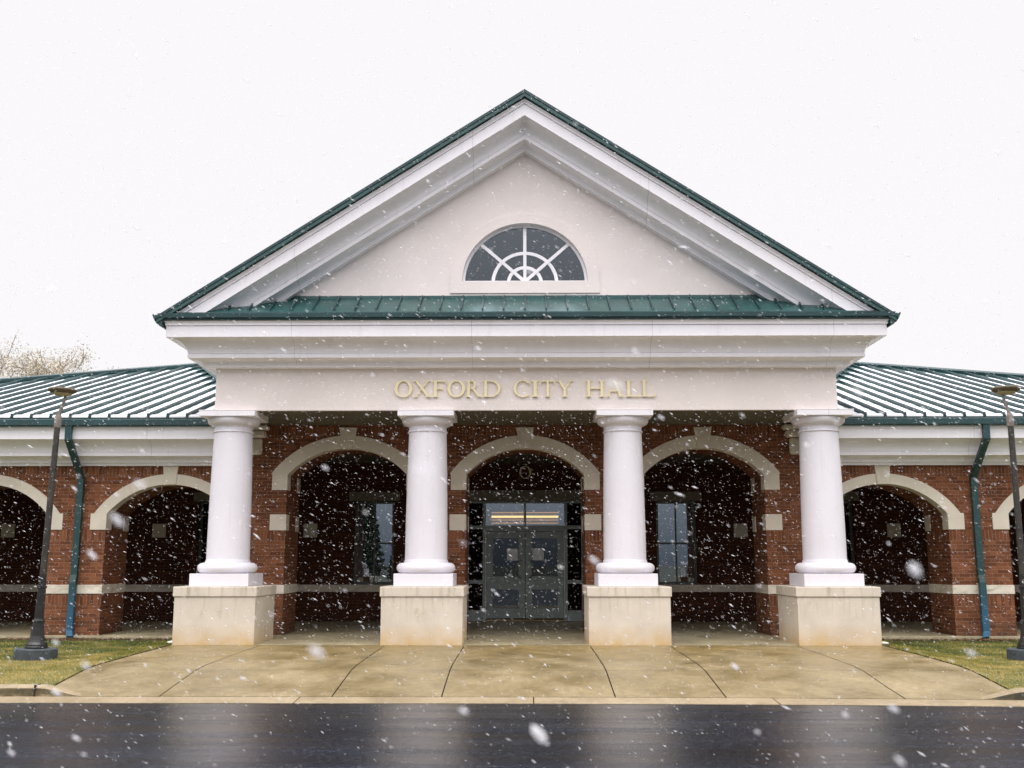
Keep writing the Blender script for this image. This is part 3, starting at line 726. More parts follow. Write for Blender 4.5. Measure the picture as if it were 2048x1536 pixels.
for s in (-1, 1):
    b = MB()
    vs = []; n = len(wpr)
    for o, z in wpr: vs += [(s * 6.49, WY - o, z), (s * 21.0, WY - o, z)]
    b.add(vs, [(2 * i, 2 * i + 1, 2 * ((i + 1) % n) + 1, 2 * ((i + 1) % n)) for i in range(n)] + [tuple(2 * i for i in range(n))])
    hp('wing_cornice', b, M['trim'])
    b = MB(); vs = []; n = len(gpr)
    for o, z in gpr: vs += [(s * 6.49, WY - o, z), (s * 21.4, WY - o, z)]
    b.add(vs, [(2 * i, 2 * i + 1, 2 * ((i + 1) % n) + 1, 2 * ((i + 1) % n)) for i in range(n)] + [tuple(2 * i for i in range(n))])
    hp('wing_gutter', b, M['green'])
    # roof planes
    xo = PKX + (PKY - EY); xi = 6.49
    slope_in = .455
    def zin(yy): return EZ + TS * (yy - EY)
    yi = PKY - (PKX - 6.49) / slope_in; 
    yi = max(yi, EY)
    pk = (s * PKX, PKY, PKZ)
    b = MB()
    b.poly([(s * xo, EY, EZ), (s * xi, EY, EZ), (s * xi, yi, zin(yi)), pk])
    b.poly([(s * xo, EY, EZ), pk, (s * xo, 2 * PKY - EY, EZ)])
    b.poly([pk, (s * xi, yi, zin(yi)), (s * xi, 2 * PKY - yi, zin(yi)), ])
    b.poly([(s * xo, 2 * PKY - EY, EZ), pk, (s * xi, 2 * PKY - yi, zin(yi)), (s * xi, 2 * PKY - EY, EZ)])
    b.quad((s * xo, EY, EZ), (s * xi, EY, EZ), (s * xi, EY, EZ - .045), (s * xo, EY, EZ - .045))
    w_ = hp('wing_roof', b, M['green_roof'], fix=False)
    w_['label'] = 'green standing seam hipped wing roof under a dusting of snow'
    snow = MB()
    sp_ = .4345; x = 6.62; 
    def ytop(ax):   # where a seam at |x| meets the hips
        if ax <= PKX: return PKY - (PKX - ax) / slope_in if ax > 6.49 else EY
        return PKY - (ax - PKX)
    while x < 19.5:
        yt = ytop(x) - .03
        if yt > EY + .3:
            b = MB(); hh = .075; ww = .022; y_ = EY + .10
            b.prism([(s * (x - ww), y_, zin(y_) - .01), (s * (x + ww), y_, zin(y_) - .01), (s * (x + ww * .8), y_, zin(y_) + hh), (s * (x - ww * .8), y_, zin(y_) + hh)], (0, yt - y_, (yt - y_) * TS))
            b.box(s * x - ww * 1.5, s * x + ww * 1.5, y_ - .12, y_ + .0, EZ - .01, EZ + hh * .9)
            b.build('standing_seam', M['green'], w_)
        # snow dusting on the pan between this seam and the next (lee side of the seam stays bare)
        xa, xb = x + ww + .008, x + sp_ - ww - .06
        ya = EY + .16; yb = min(ytop(xa), ytop(xb)) - (.12 if x < PKX else .45 + .3 * random.random())
        if yb > ya + .2:
            nn = 26; vs = []; th = .012
            for i in range(nn + 1):
                yy = ya + (yb - ya) * i / nn; j = .012 * math.sin(i * 1.7 + x * 9) + random.uniform(-.008, .008); j2 = random.uniform(-.006, .01)
                taper = 1 if i < nn else .35
                vs += [(s * (xa + j2), yy, zin(yy) + .004), (s * (xa + .02 + j2), yy, zin(yy) + th * taper), (s * (xb - .03 + j), yy, zin(yy) + th * taper), (s * (xb + j), yy, zin(yy) + .004)]
            fs = [(4 * i + k, 4 * i + k + 1, 4 * i + 5 + k, 4 * i + 4 + k) for i in range(nn) for k in range(3)]
            snow.add(vs, fs)
        snow.quad((s * (x + ww * 1.6), EY - .02, EZ + .012), (s * (x + sp_ - ww * 1.6), EY - .02, EZ + .012), (s * (x + sp_ - ww * 1.6), EY + .12, EZ + .012 + .14 * TS), (s * (x + ww * 1.6), EY + .12, EZ + .012 + .14 * TS))
        snow.quad((s * (x + ww * 1.6), EY - .02, EZ - .03), (s * (x + sp_ - ww * 1.6), EY - .02, EZ - .03), (s * (x + sp_ - ww * 1.6), EY - .02, EZ + .012), (s * (x + ww * 1.6), EY - .02, EZ + .012))
        x += sp_
    sn = snow.build('roof_snow', M['snow'], fix=False)
    tag(sn, 'thin snow lying in stripes between the seams of the %s wing roof' % ('left' if s < 0 else 'right'), 'snow', 'snow on the wing roofs', 'stuff')
    b = MB(); b.box(min(s * 6.49, s * 21), max(s * 6.49, s * 21), EY + .135, EY + .15, zin(EY + .14) - .0, zin(EY + .14) + .022); b.build('snow_cleat', M['green'], w_)
    # hip caps
    b = MB(); b.tube([(s * xo, EY, EZ + .05), (s * PKX, PKY, PKZ + .05)], .085, 6); b.build('hip_cap', M['green'], w_)
    b = MB(); a_ = Vector(pk) + Vector((0, 0, .03)); c_ = Vector((s * 6.49, yi, zin(yi) + .03)); up = Vector((0, 0, 1))
    b.tube([a_, c_], .125, 6); b.build('hip_cap', M['green'], w_)
    # blocking behind the cornice so no light leaks into the arcade
    b = MB(); x0, x1 = sorted((s * 6.5, s * 20.9)); b.box(x0, x1, WY + .02, BY + .2, 4.46, 4.78); hp('roof_deck', b, M['dark'])
    # downspout
    DX = 10.12 * s
    pts = [(DX, 1.80, 4.60), (DX, 1.80, 4.30), (DX, 2.62, 3.50), (DX, 2.62, 1.33), (DX, 2.575, 1.16), (DX, 2.575, .10), (DX - s * .07, 2.44, -.03)]
    w2, d2 = .072, .05; vs = []
    for i, p in enumerate(pts):
        p = Vector(p); t = (Vector(pts[min(i + 1, len(pts) - 1)]) - Vector(pts[max(i - 1, 0)])).normalized()
        nrm = Vector((1, 0, 0)).cross(t).normalized()
        vs += [p + Vector((w2, 0, 0)) + nrm * d2, p + Vector((-w2, 0, 0)) + nrm * d2, p + Vector((-w2, 0, 0)) - nrm * d2, p + Vector((w2, 0, 0)) - nrm * d2]
    n = len(pts); b = MB(); b.add(vs, [(4 * i + k, 4 * i + (k + 1) % 4, 4 * i + 4 + (k + 1) % 4, 4 * i + 4 + k) for i in range(n - 1) for k in range(4)] + [(0, 1, 2, 3), (4 * n - 4, 4 * n - 1, 4 * n - 2, 4 * n - 3)])
    dso = hp('downspout', b, M['pipe'], bevel=.008)
# portico mass behind the frieze closes the roof space
b = MB(); b.box(-6.44, 6.44, WY + .31, FB - .5, 4.81, 6.40); hp('roof_structure', b, M['dark'])
b = MB(); b.box(-6.44, 6.44, FY + .84, WY + .3, 4.81, 4.86); hp('roof_deck', b, M['dark'])
for s in (-1, 1):
    x0, x1 = sorted((s * 6.40, s * 6.44)); 
    b = MB(); b.box(x0, x1, WY + .001, BY, 4.44, 4.80); hp('roof_structure', b, M['dark'])

# ---- lettering
def ell(cx, cz, rx, rz, th): return (cx + rx * math.cos(th), cz + rz * math.sin(th))
def L_O(w, h=1.0): return [('ring', w / 2, h / 2, w / 2, h / 2 + .02, w / 2 - .175, h / 2 - .045, .0, 2 * math.pi)]
T, t_, sf = .152, .07, .06
def rect(x0, x1, z0, z1): return ('poly', [(x0, z0), (x1, z0), (x1, z1), (x0, z1)])
def stem(x, w=T, z0=0, z1=1): # stem with flared serifs
    return [rect(x, x + w, z0, z1), ('poly', [(x - .075, z0), (x + w + .075, z0), (x + w + .07, z0 + .035), (x + w, z0 + .085), (x, z0 + .085), (x - .07, z0 + .035)]), ('poly', [(x - .075, z1), (x - .07, z1 - .035), (x, z1 - .085), (x + w, z1 - .085), (x + w + .07, z1 - .035), (x + w + .075, z1)])]
def diag(x0, z0, x1, z1, w): return ('poly', [(x0 - w / 2, z0), (x0 + w / 2, z0), (x1 + w / 2, z1), (x1 - w / 2, z1)])
def serif(x, z, w=.14, up=True):
    d = .04 if up else -.04
    return ('poly', [(x - w, z), (x + w, z), (x + w - .01, z + d), (x - w + .01, z + d)])
def letter(ch):
    if ch == 'O': return L_O(1.07)
    if ch == 'X': return [diag(.17, 1, .92, 0, .17), diag(.88, 1, .14, 0, .065), serif(.17, .96, .16), serif(.88, .96, .14), serif(.14, 0, .14), serif(.92, 0, .17)]
    if ch == 'F': return stem(.12) + [rect(.285, .74, 0.93, 1), ('poly', [(.74, 1), (.70, .945), (.775, .76), (.80, .77)]), rect(.285, .56, .485, .54), ('poly', [(.545, .42), (.58, .40), (.58, .62), (.545, .60)])]
    if ch == 'R': return stem(.12) + [('ring', .40, .745, .27, .255, .135, .20, -math.pi / 2, math.pi / 2), rect(.285, .41, .945, 1.0), rect(.285, .41, .49, .545), ('poly', [(.40, .52), (.54, .52), (.93, .03), (.96, 0), (.79, 0)]), serif(.90, 0, .11)]
    if ch == 'D': return stem(.12) + [('ring', .45, .5, .58, .5, .435, .445, -math.pi / 2, math.pi / 2), rect(.285, .46, .945, 1.0), rect(.285, .46, 0, .055)]
    if ch == 'C': return [('ring', .53, .5, .53, .52, .385, .475, R(42), R(318)), ('poly', [(.90, .99), (.93, .99), (.95, .70), (.92, .70)]), ('poly', [(.90, .80), (.93, .72), (.86, .86), (.84, .88)])]
    if ch == 'I': return stem(.12)
    if ch == 'T': return [rect(.40, .40 + T, 0, .95), rect(.04, .90, 0.93, 1), ('poly', [(.04, 1), (.0, .75), (.03, .75), (.10, .945)]), ('poly', [(.90, 1), (.84, .945), (.92, .75), (.95, .75)]), serif(.4725, 0, .15)]
    if ch == 'Y': return [rect(.43, .43 + T, 0, .48), diag(.16, 1, .52, .42, .165), diag(.86, 1, .50, .44, .065), serif(.16, .96, .15), serif(.86, .96, .13), serif(.50, 0, .15)]
    if ch == 'H': return stem(.12) + stem(.86) + [rect(.285, .86, .485, .545)]
    if ch == 'A': return [diag(.12, 0, .50, 1.0, .06), diag(.88, 0, .52, 1.0, .165), rect(.24, .74, .33, .385), serif(.12, 0, .12), serif(.90, 0, .15)]
    if ch == 'L': return stem(.12) + [rect(.285, .82, 0, .055), ('poly', [(.82, 0), (.88, .25), (.85, .25), (.76, .055)])]
def letter_mesh(ch, x0, x1, z0, h, y, depth, back=.022):
    segs = letter(ch); xs = []
    for sgm in segs:
        if sgm[0] == 'poly': xs += [p[0] for p in sgm[1]]
        else:
            xs += [sgm[1] + sgm[3]] if sgm[7] < 0 or sgm[7] == 0 else []
            if sgm[0] == 'ring' and (sgm[8] > math.pi): xs += [sgm[1] - sgm[3], sgm[1] + sgm[3] * (1 if sgm[7] == 0 else .8)]
    a, b_ = min(xs), max(xs); sx = (x1 - x0) / (b_ - a)
    fx = lambda q: x0 + (q - a) * sx; fz = lambda q: z0 + q * h
    mb = MB()
    for k, sgm in enumerate(segs):
        yy = y - .0006 * k
        if sgm[0] == 'poly': mb.prism([(fx(p[0]), yy, fz(p[1])) for p in sgm[1]], (0, depth + .0006 * k, 0))
        else:
            _, cx, cz, rx, rz, ix, iz, t0, t1 = sgm; n = 44
            for i in range(n):
                u0 = t0 + (t1 - t0) * i / n; u1 = t0 + (t1 - t0) * (i + 1) / n
                A = ell(cx, cz, rx, rz, u0); B_ = ell(cx, cz, rx, rz, u1); C_ = ell(cx, cz, ix, iz, u1); D_ = ell(cx, cz, ix, iz, u0)
                q = [(fx(p[0]), yy, fz(p[1])) for p in (A, B_, C_, D_)]; w = [(p[0], yy + depth, p[2]) for p in q]
                mb.quad(*q); mb.quad(q[0], w[0], w[1], q[1]); mb.quad(q[3], q[2], w[2], w[3])
    return mb
sign = empty('building_sign', (0, FY, 5.0)); tag(sign, 'raised gold serif letters reading OXFORD CITY HALL across the pale frieze', 'sign')
crop = [('O', 97, 222), ('X', 228, 360), ('F', 367, 465), ('O', 472, 595), ('R', 603, 712), ('D', 722, 845), ('C', 938, 1053), ('I', 1066, 1114), ('T', 1126, 1230), ('Y', 1242, 1355), ('H', 1448, 1578), ('A', 1590, 1712), ('L', 1729, 1832), ('L', 1838, 1940)]
for ch, a, b_ in crop:
    x0 = -2.722 + (a - 97) * .002953; x1 = -2.722 + (b_ - 97) * .002953
    mb = letter_mesh(ch, x0 - .0, x1, -.005, .345, -.055, .032)
    o = mb.build('letter', M['gold'], sign, fix=False); 
# emblem O over the door
em = letter_mesh('O', -.16, .18, 3.93, .34, BY - .07, .05).build('letter_emblem', M['gold'], None, fix=False)
tag(em, 'single gold letter O fixed to the shade-toned brick above the entrance doors', 'letter')

# ================================================================ GROUND
def kz(x): return -6.235 - .012 * max(0, x) - .0055 * max(0, x - 1) ** 2 * .9
def zpave(y):   # height of the pavement along Y
    t = np.interp(y, [-5.78, -4.15, -3.6, -2.0, 0.2], [-.272, -.075, -.045, -.02, 0.0]); return float(t)
EXL = 6.98
def build_pave():
    xs_j = [-EXL, -5.21, -2.755, -1.20, 1.255, 2.81, 5.28, EXL]
    mb = MB(); ys = [0.02, -.6, -1.3, -2.0, -2.8, -3.6, -4.1, -4.107, -4.5, -5.2]
    for xa, xb in zip(xs_j, xs_j[1:]):
        g_ = .009; nx = 4
        for (ya, yb) in zip(ys, ys[1:]):
            if yb == -4.107: continue
            for i in range(nx):
                u0 = xa + g_ + (xb - xa - 2 * g_) * i / nx; u1 = xa + g_ + (xb - xa - 2 * g_) * (i + 1) / nx
                e0 = e1 = yb
                mb.quad((u0, ya, zpave(ya)), (u1, ya, zpave(ya)), (u1, e1, zpave(e1)), (u0, e0, zpave(e0)))
        for i in range(nx):
            u0 = xa + g_ + (xb - xa - 2 * g_) * i / nx; u1 = xa + g_ + (xb - xa - 2 * g_) * (i + 1) / nx
            mb.quad((u0, -5.2, zpave(-5.2)), (u1, -5.2, zpave(-5.2)), (u1, kz(u1) + .47, -.272), (u0, kz(u0) + .47, -.272))
    return mb
o = build_pave().build('pavement', M['pave'], merge=True); o['kind'] = 'structure'
b = MB(); ys = [0.02, -2.0, -3.6, -4.15, -5.2, -5.74]
for ya, yb in zip(ys, ys[1:]): b.quad((-EXL - .02, ya, zpave(ya) - .03), (EXL + .02, ya, zpave(ya) - .03), (EXL + .02, yb, zpave(yb) - .03), (-EXL - .02, yb, zpave(yb) - .03))
o = b.build('pavement_bed', M['joint'], fix=False); o['kind'] = 'structure'
# portico and arcade floors
b = MB(); b.box(-6.97, 6.97, .03, BY + .2, -.15, .004); o = b.build('portico_floor', M['floor']); o['kind'] = 'structure'
b = MB()
for s in (-1, 1):
    x0, x1 = sorted((s * 6.98, s * 21)); b.box(x0, x1, 2.52, BY + .2, -.2, .002)
o = b.build('arcade_floor', M['floor'], bevel=.01); o['kind'] = 'structure'

# kerb pan and kerbs
xs_ = [x for x in np.arange(-40, 40.01, .5)]
b = MB()
jx = [-9.6, -3.2, .10, 3.45, 9.9]
bounds = [-40] + jx + [40]
for xa, xb in zip(bounds, bounds[1:]):
    n = max(1, int((xb - xa) / .5)); pts = [xa + .007 + (xb - xa - .014) * i / n for i in range(n + 1)]
    for u0, u1 in zip(pts, pts[1:]):
        b.quad((u0, kz(u0), -.300), (u1, kz(u1), -.300), (u1, kz(u1) + .465, -.275), (u0, kz(u0) + .465, -.275))
        b.quad((u0, kz(u0), -.300), (u0, kz(u0), -.36), (u1, kz(u1), -.36), (u1, kz(u1), -.300))
o = b.build('gutter_pan', M['kerb'], merge=True); o['kind'] = 'structure'
for s in (-1, 1):
    b = MB(); xs2 = [6.25, 6.33, 6.42, 6.55, 6.7, 6.85, 6.95, 7.0, 7.15, 7.3, 7.5] + list(np.arange(8, 40.1, .5))
    rows = []
    for x in xs2:
        t = min(1, max(0, (x - 6.25) / .70)); t = t * t * (3 - 2 * t); h = .145 * t + .002; y0 = kz(s * x) + .462; r = .035 * t
        zb = -.276
        rows.append([(s * x, y0, zb - .01), (s * x, y0 + .015, zb + h - r), (s * x, y0 + .025 + r * .4, zb + h - r * .3), (s * x, y0 + .03 + r, zb + h), (s * x, y0 + .19, zb + h + .003), (s * x, y0 + .19, zb - .05)])
    vs = [p for r_ in rows for p in r_]; m_ = len(rows[0]); fs = []; 
    for i in range(len(rows) - 1):
        for k in range(m_ - 1):
            fs.append((m_ * i + k, m_ * i + k + 1, m_ * (i + 1) + k + 1, m_ * (i + 1) + k))
    b.v = vs; b.f = fs; b.m = [0 if (f[0] % m_) >= 1 else 1 for f in fs]
    o = b.build('kerb', [M['kerb'], M['kerbface']], smooth=False); o['kind'] = 'structure'
    bj = MB(); xj = s * 6.99; bj.box(xj - .006, xj + .006, kz(xj) + .45, kz(xj) + .655, -.29, -.118); o = bj.build('kerb_joint', M['joint']); o['kind'] = 'structure'

# road
b = MB(); n = 60
for i in range(n):
    u0 = -60 + 2 * i; u1 = u0 + 2
    b.quad((u0, kz(u0), -.306) if abs(u0) < 41 else (u0, kz(40 if u0 > 0 else -40), -.306), (u1, kz(u1) if abs(u1) < 41 else kz(40 if u1 > 0 else -40), -.306), (u1, -45, -.5), (u0, -45, -.5))
o = b.build('road', M['asphalt'], merge=True); o['kind'] = 'structure'
b = MB(); b.quad((-600, -600, -.62), (600, -600, -.62), (600, 600, -.62), (-600, 600, -.62)); o = b.build('ground', M['farground'], fix=False); o['kind'] = 'structure'

# lawns
def zlawn(x, y):
    ax = abs(x); base = np.interp(y, [-5.75, -5.2, -2, 2.7], [-.130, -.12, -.085, -.065])
    edge = zpave(y) + .012 if y < .02 else -.01
    t = np.interp(ax, [6.98, 8.1], [0, 1]); t = t * t * (3 - 2 * t)
    if y < -5.3: pass
    return float(edge * (1 - t) + base * t)
for s in (-1, 1):
    mb = MB(); xs_l = list(np.linspace(6.985, 8.2, 9)) + list(np.linspace(9, 26, 20)); ys_l = list(np.linspace(0, 1, 18))
    idx = {}
    for i, x in enumerate(xs_l):
        for j, t in enumerate(ys_l):
            y0 = kz(s * x) + .64 if x > 6.99 else kz(s * x) + .64
            y1 = 2.71; y = y0 + (y1 - y0) * t
            idx[i, j] = len(mb.v); mb.v.append((s * x, y, zlawn(x, y)))
    for i in range(len(xs_l) - 1):
        for j in range(len(ys_l) - 1):
            mb.f.append((idx[i, j], idx[i + 1, j], idx[i + 1, j + 1], idx[i, j + 1])); mb.m.append(0)
    o = mb.build('lawn', M['lawn'], smooth=True); o['kind'] = 'structure'

# grass blades (one mass)
NB = 150000
side = rng.choice([-1, 1], NB); ax = 6.97 + (rng.random(NB) ** 1.1) * 5.6
y0 = np.array([kz(a * b) + .66 for a, b in zip(side, ax)]); yy = y0 + (2.45 - y0) * rng.random(NB)
keep = (yy < 1.9) | (rng.random(NB) < .25)
side, ax, yy = side[keep], ax[keep], yy[keep]; n = len(ax)
zz = np.array([zlawn(a, y_) for a, y_ in zip(ax, yy)]) - .003
X = side * ax; hgt = rng.uniform(.014, .038, n); wd = rng.uniform(.0025, .0055, n); an = rng.random(n) * 6.283; ln = rng.uniform(0, .025, n); la = rng.random(n) * 6.283
edge_fix = (ax < 7.0); 
vx = np.empty((n, 3, 3)); vx[:, 0] = np.stack([X - wd * np.cos(an), yy - wd * np.sin(an), zz], 1); vx[:, 1] = np.stack([X + wd * np.cos(an), yy + wd * np.sin(an), zz], 1)
vx[:, 2] = np.stack([X + ln * np.cos(la), yy + ln * np.sin(la), zz + hgt], 1)
def fastmesh(name, verts, faces_n, loops, mat):
    me = bpy.data.meshes.new(name); me.vertices.add(len(verts)); me.vertices.foreach_set('co', verts.astype(np.float32).ravel())
    nf = len(loops) // faces_n; me.loops.add(len(loops)); me.loops.foreach_set('vertex_index', loops.astype(np.int32))
    me.polygons.add(nf); me.polygons.foreach_set('loop_start', np.arange(0, nf * faces_n, faces_n, dtype=np.int32)); me.polygons.foreach_set('loop_total', np.full(nf, faces_n, dtype=np.int32))
    me.materials.append(mat); me.update(); me.validate(); o = bpy.data.objects.new(name, me); COL.objects.link(o); return o
gr = fastmesh('grass', vx.reshape(-1, 3), 3, np.arange(n * 3), M['blade'])
tag(gr, 'short wet grass, green patched with straw yellow, on both lawns', 'grass', kind='stuff')
# dead leaves along the wall foot
n = 2600; side = rng.choice([-1, 1], n); ax = 6.95 + rng.random(n) * 6; y_ = 2.44 - np.abs(rng.normal(0, .22, n)); nearpipe = rng.random(n) < .25
ax = np.where(nearpipe, 10.1 + rng.normal(0, .28, n), ax); X = side * ax
zz = np.array([zlawn(a, b) for a, b in zip(ax, y_)]) + rng.uniform(.004, .03, n)
q = np.empty((n, 4, 3))
for k in range(4):
    a = rng.random(n) * .5 + k * 1.57; r = rng.uniform(.012, .03, n)
    q[:, k] = np.stack([X + r * np.cos(a), y_ + r * np.sin(a), zz + rng.uniform(-.008, .012, n)], 1)
lf = fastmesh('leaf_litter', q.reshape(-1, 3), 4, np.arange(n * 4), M['leaf']); tag(lf, 'brown dead leaves strewn along the foot of the brick arcade', 'leaves', kind='stuff')

# white stones beside the outer pedestals
for i, (x, y) in enumerate(((-7.12, .42), (7.13, .35))):
    bm = bmesh.new(); bmesh.ops.create_icosphere(bm, subdivisions=2, radius=.07)
    for v in bm.verts: v.co = Vector((v.co.x * 1.25 * (1 + .15 * random.uniform(-1, 1)), v.co.y, v.co.z * .5 * (1 + .15 * random.uniform(-1, 1))))
    me = bpy.data.meshes.new('white_stone'); bm.to_mesh(me); bm.free(); me.materials.append(M['pebble'])
    for p in me.polygons: p.use_smooth = True
    o = bpy.data.objects.new('white_stone', me); COL.objects.link(o); o.location = (x, y, zlawn(abs(x), y) + .03)
    tag(o, 'small white stone in the grass beside the %s pedestal' % ('leftmost' if i == 0 else 'rightmost'), 'stone')

# ================================================================ STREET LAMPS
def make_lamp():
    r_ = empty('street_lamp', (0, 0, 0))
    b = MB(); b.lathe([(.365, -.12), (.36, .19), (.35, .205)], 14); b.build('concrete_footing', M['footing'], r_, bevel=.008)
    prof = [(.255, .205), (.255, .235), (.24, .25), (.24, .275), (.215, .30), (.19, .325), (.185, .34), (.175, .36), (.155, .42), (.142, .52), (.132, .60), (.128, .66), (.14, .67), (.14, .69), (.118, .70), (.112, .72)]
    prof = [(r * .76, z) for r, z in prof]; b = MB(); b.lathe(prof, 16); b.build('base', M['pole_low'], r_, bevel=.003)
    # fluted lower shaft
    b = MB(); seg = 32; rows = []
    for z, r in ((.70, .080), (1.0, .074), (1.25, .070), (1.265, .084), (1.29, .084), (1.30, .064), (1.5, .060)):
        rows.append([(r * (1 - (.09 if (k % 2) else 0)) * math.cos(2 * math.pi * k / seg), r * (1 - (.09 if (k % 2) else 0)) * math.sin(2 * math.pi * k / seg), z) for k in range(seg)])
    vs = [p for q in rows for p in q]; b.add(vs, [(i * seg + k, i * seg + (k + 1) % seg, (i + 1) * seg + (k + 1) % seg, (i + 1) * seg + k) for i in range(len(rows) - 1) for k in range(seg)])
    b.build('fluted_shaft', M['pole_low'], r_)
    b = MB(); b.lathe([(.058, 1.5), (.052, 4.16)], 20); b.build('pole', M['pole_paint'], r_, smooth=True)
    b = MB(); b.lathe([(.060, 4.155), (.063, 4.165), (.063, 4.33), (.050, 4.38), (.040, 4.40)], 20); b.build('fitting', M['reducer'], r_, smooth=True)
    return r_
def arm_and_head(r_, s):
    # crooked arm rising from the fitting to one side of the dish
    b = MB(); b.tube([(0, 0, 4.34), (s * .02, 0, 4.44), (s * .075, 0, 4.60), (s * .085, 0, 4.68), (s * .105, 0, 4.79)], [.040, .032, .030, .027, .025], 12); b.build('arm', M['reducer'], r_, smooth=True)
    cx = s * .035
    h = empty('luminaire', (cx, 0, 0), parent=r_)
    b = MB(); b.lathe([(.10, 4.775), (.18, 4.79), (.238, 4.82), (.252, 4.843), (.250, 4.866), (.22, 4.88), (.12, 4.89), (.02, 4.895)], 32); b.build('dish', M['luminaire'], h, smooth=True)
    b = MB(); b.lathe([(.02, 4.735), (.10, 4.745), (.15, 4.762), (.175, 4.785)], 28); b.build('lens', M['lens'], h, smooth=True)
for s, x, y, tilt, lb_ in ((-1, -8.70, -2.10, 1.2, 'left'), (1, 8.86, -2.05, 0.0, 'right')):
    l = make_lamp(); arm_and_head(l, 1 if s < 0 else -1)
    l.location = (x, y, -.105); l.rotation_euler = (0, R(tilt), 0)
    tag(l, ('slightly leaning dark lamp post whose crooked arm bends right, on the left lawn' if s < 0 else 'upright dark lamp post whose crooked arm bends left, on the right lawn'), 'street lamp', 'lamp posts on the lawns')

# ================================================================ TREES
def tree(name, loc, H, spread, seed, label, leafm, twigs=1.0, leafn=9, leafs=.10, lean=0, group=None, trunkr=.32):
    rd = random.Random(seed); wood = MB(); leaves = []
    def branch(p, d, L, r, lvl):
        pts = [p]; q = p; dd = d.copy(); n = 5
        for i in range(n):
            dd = (dd + Vector((rd.uniform(-1, 1), rd.uniform(-1, 1), rd.uniform(-.3, .7))) * .16).normalized()
            q = q + dd * (L / n); pts.append(q)
        rs = [max(.016, r * (1 - .5 * i / n)) for i in range(n + 1)]
        wood.tube(pts, rs, 6 if lvl < 2 else 4 if lvl < 3 else 3)
        if lvl >= 3:
            for _ in range(leafn):
                k = rd.randint(1, n); c = pts[k] + Vector((rd.gauss(0, .22), rd.gauss(0, .22), rd.gauss(0, .2))); leaves.append(c)
        if lvl < 4:
            cnt = (4, 4, 4, 3)[lvl]
            for k in range(int(cnt * (twigs if lvl > 1 else 1) + .5)):
                i = rd.randint(2, n); ang = rd.uniform(0, 6.283); tilt = rd.uniform(.35, .85) * (spread)
                side = dd.orthogonal().normalized(); side.rotate(Matrix.Rotation(ang, 3, dd))
                nd = (dd * math.cos(tilt) + side * math.sin(tilt)).normalized()
                branch(pts[i], nd, L * rd.uniform(.52, .72), rs[i] * .55, lvl + 1)
    branch(Vector((0, 0, 0)), Vector((lean, 0, 1)).normalized(), H * .42, trunkr, 0)
    o = empty(name, loc); tag(o, label, 'tree', group)
    zmax = max(max(v[2] for v in wood.v), max([v.z for v in leaves] + [0])); k_ = H / zmax
    wood.v = [(v[0] * k_, v[1] * k_, v[2] * k_) for v in wood.v]; leaves = [v * k_ for v in leaves]
    wood.build('trunk', M['twig'], o, fix=False, smooth=True)
    n = len(leaves)
    if n:
        c = np.array([tuple(v) for v in leaves]); K = 3
        c = np.repeat(c, K, 0) + np.random.default_rng(seed).normal(0, .12, (n * K, 3)); n *= K
        rg = np.random.default_rng(seed + 1); a = rg.normal(0, 1, (n, 3)); a /= np.linalg.norm(a, axis=1)[:, None]; b_ = np.cross(a, rg.normal(0, 1, (n, 3))); b_ /= np.linalg.norm(b_, axis=1)[:, None]
        s_ = rg.uniform(.5, 1, (n, 1)) * leafs
        q = np.stack([c - a * s_, c + b_ * s_ * .5, c + a * s_, c - b_ * s_ * .5], 1)
        cr = fastmesh('crown', q.reshape(-1, 3), 4, np.arange(n * 4), leafm); cr.parent = o
    return o
tree('spring_tree', (-26.2, 28, -.4), 14.2, 1.15, 11, 'tall bare tree with sparse yellow-green spring buds, farthest left behind the roof', M['spring'], 1.35, 40, .060, group='budding trees behind the left wing')
tree('spring_tree', (-21.4, 29, -.4), 12.9, 1.15, 21, 'shorter budding tree right of the tall one behind the left wing roof', M['spring'], 1.35, 40, .060, group='budding trees behind the left wing')

# across the road, behind the camera: what the arcade windows mirror
def pine(loc, H, seed, label):
    rd = np.random.default_rng(seed); o = empty('pine_tree', loc); tag(o, label, 'tree', 'pines across the road')
    b = MB(); b.tube([(0, 0, -.3), (.1, 0, H * .5), (0, .05, H)], [.22, .13, .03], 8); b.build('trunk', M['bark'], o, smooth=True)
    n = 9000; t = rd.random(n) ** .8; r = (1 - t) * H * .22 * (.55 + .45 * np.sin(t * 38) ** 2) + .12; a = rd.random(n) * 6.283; rr = r * np.sqrt(rd.random(n))
    c = np.stack([rr * np.cos(a), rr * np.sin(a), H * (.14 + .86 * t) - rr * .25], 1); u = rd.normal(0, 1, (n, 3)) * .13; w = rd.normal(0, 1, (n, 3)) * .09
    q = np.stack([c - u, c + w, c + u, c - w], 1); cr = fastmesh('crown', q.reshape(-1, 3), 4, np.arange(n * 4), M['needle']); cr.parent = o
pine((-14.2, -58, -.5), 8.2, 1, 'tallest dark pine, mirrored in the arcade window left of the entrance')
pine((-17.2, -60, -.5), 6.6, 2, 'shorter dark pine left of the tallest, mirrored in the left arcade window')
pine((-11.6, -61, -.5), 6.2, 3, 'small dark pine right of the tallest, mirrored in the left arcade window')
up_ = empty('utility_pole', (30, -150, -.6)); tag(up_, 'wooden utility pole with crossarms, mirrored in the arcade window right of the entrance', 'pole')
b = MB(); b.tube([(0, 0, 0), (0, 0, 6.6)], [.17, .12], 8); b.build('post', M['bark'], up_)
for z in (5.3, 6.1):
    b = MB(); b.box(-1.2, 1.2, -.06, .06, z, z + .13); b.build('crossarm', M['bark'], up_)

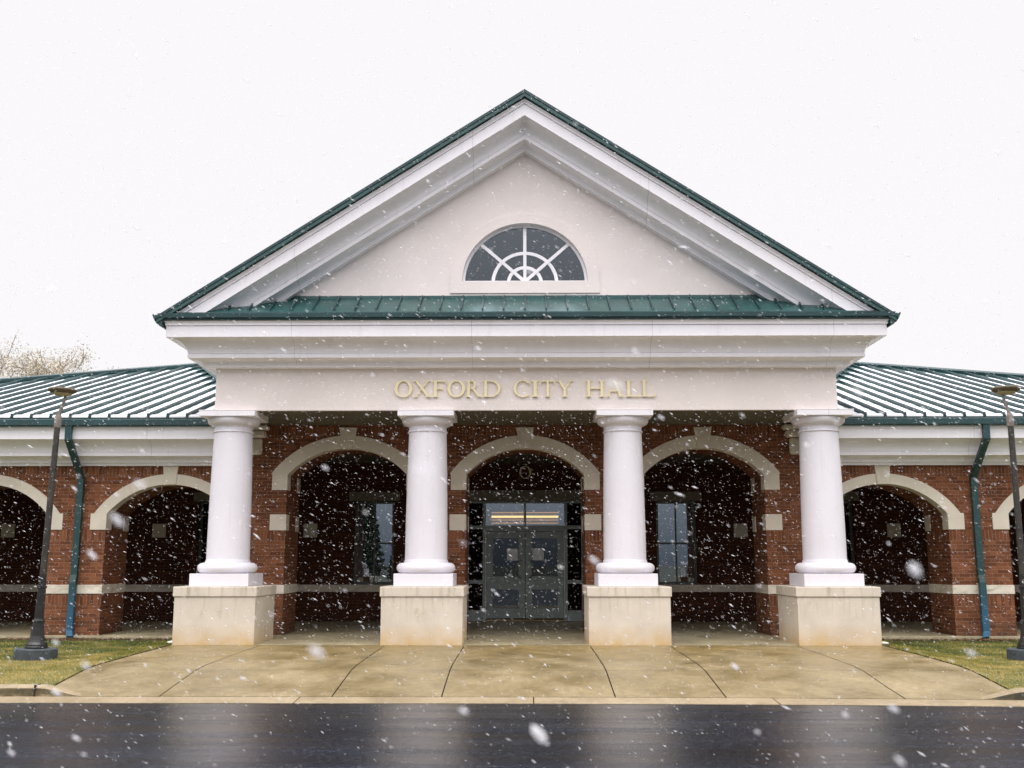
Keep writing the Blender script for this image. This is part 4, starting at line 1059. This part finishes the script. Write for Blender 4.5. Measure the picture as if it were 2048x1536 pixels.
# ================================================================ FALLING SNOW
def flakes(n, lo, hi, w0, w1, seed, rings, stretch=(1.8, 3.0)):
    r = np.random.default_rng(seed); c = r.uniform(lo, hi, (n, 3))
    if rings: # lumpy low-poly ball
        bm = bmesh.new(); bmesh.ops.create_icosphere(bm, subdivisions=2, radius=1); T_ = np.array([v.co[:] for v in bm.verts]); F_ = np.array([[v.index for v in f.verts] for f in bm.faces]); bm.free()
    else:
        T_ = np.array([(1, 0, 0), (-1, 0, 0), (0, 1, 0), (0, -1, 0), (0, 0, 1), (0, 0, -1)], float); F_ = np.array([(0, 2, 4), (2, 1, 4), (1, 3, 4), (3, 0, 4), (2, 0, 5), (1, 2, 5), (3, 1, 5), (0, 3, 5)])
    d = np.stack([np.full(n, .86) + r.normal(0, .10, n), r.normal(0, .2, n), -.48 + r.normal(0, .15, n)], 1); d /= np.linalg.norm(d, axis=1)[:, None]
    u = np.cross(d, np.array([0, 1, 0.])); u /= np.linalg.norm(u, axis=1)[:, None]; w = np.cross(d, u)
    sz = np.exp(r.normal(0, .33, n)) * (w0 + (w1 - w0) * r.random(n) ** 2.6); st = r.uniform(*stretch, n)
    jit = 1 + r.uniform(-.2, .2, (n, len(T_)))
    V = (T_[None, :, 0, None] * d[:, None] * (sz * st)[:, None, None] + T_[None, :, 1, None] * u[:, None] * sz[:, None, None] + T_[None, :, 2, None] * w[:, None] * sz[:, None, None] * .8) * jit[:, :, None] + c[:, None]
    Fc = (F_[None] + (np.arange(n) * len(T_))[:, None, None])
    return V.reshape(-1, 3), Fc.reshape(-1)
v1, f1 = flakes(125000, (-12.5, -17.0, -.2), (12.5, 2.2, 11.0), .0010, .0034, 3, 0, (3.4, 6.0))
v2, f2 = flakes(550, (-4.5, -20.6, -.2), (4.5, -17.5, 4.5), .0026, .0050, 4, 1)
v3, f3 = flakes(60, (-1.6, -19.6, .2), (1.6, -18.2, 1.75), .0035, .0065, 12, 1)
V = np.concatenate([v1, v2, v3]); F = np.concatenate([f1, f2 + len(v1), f3 + len(v1) + len(v2)])
fs = fastmesh('falling_snow', V, 3, F, M['flake']); tag(fs, 'wind-driven snowflakes falling slantwise in front of the building', 'snow', kind='stuff')
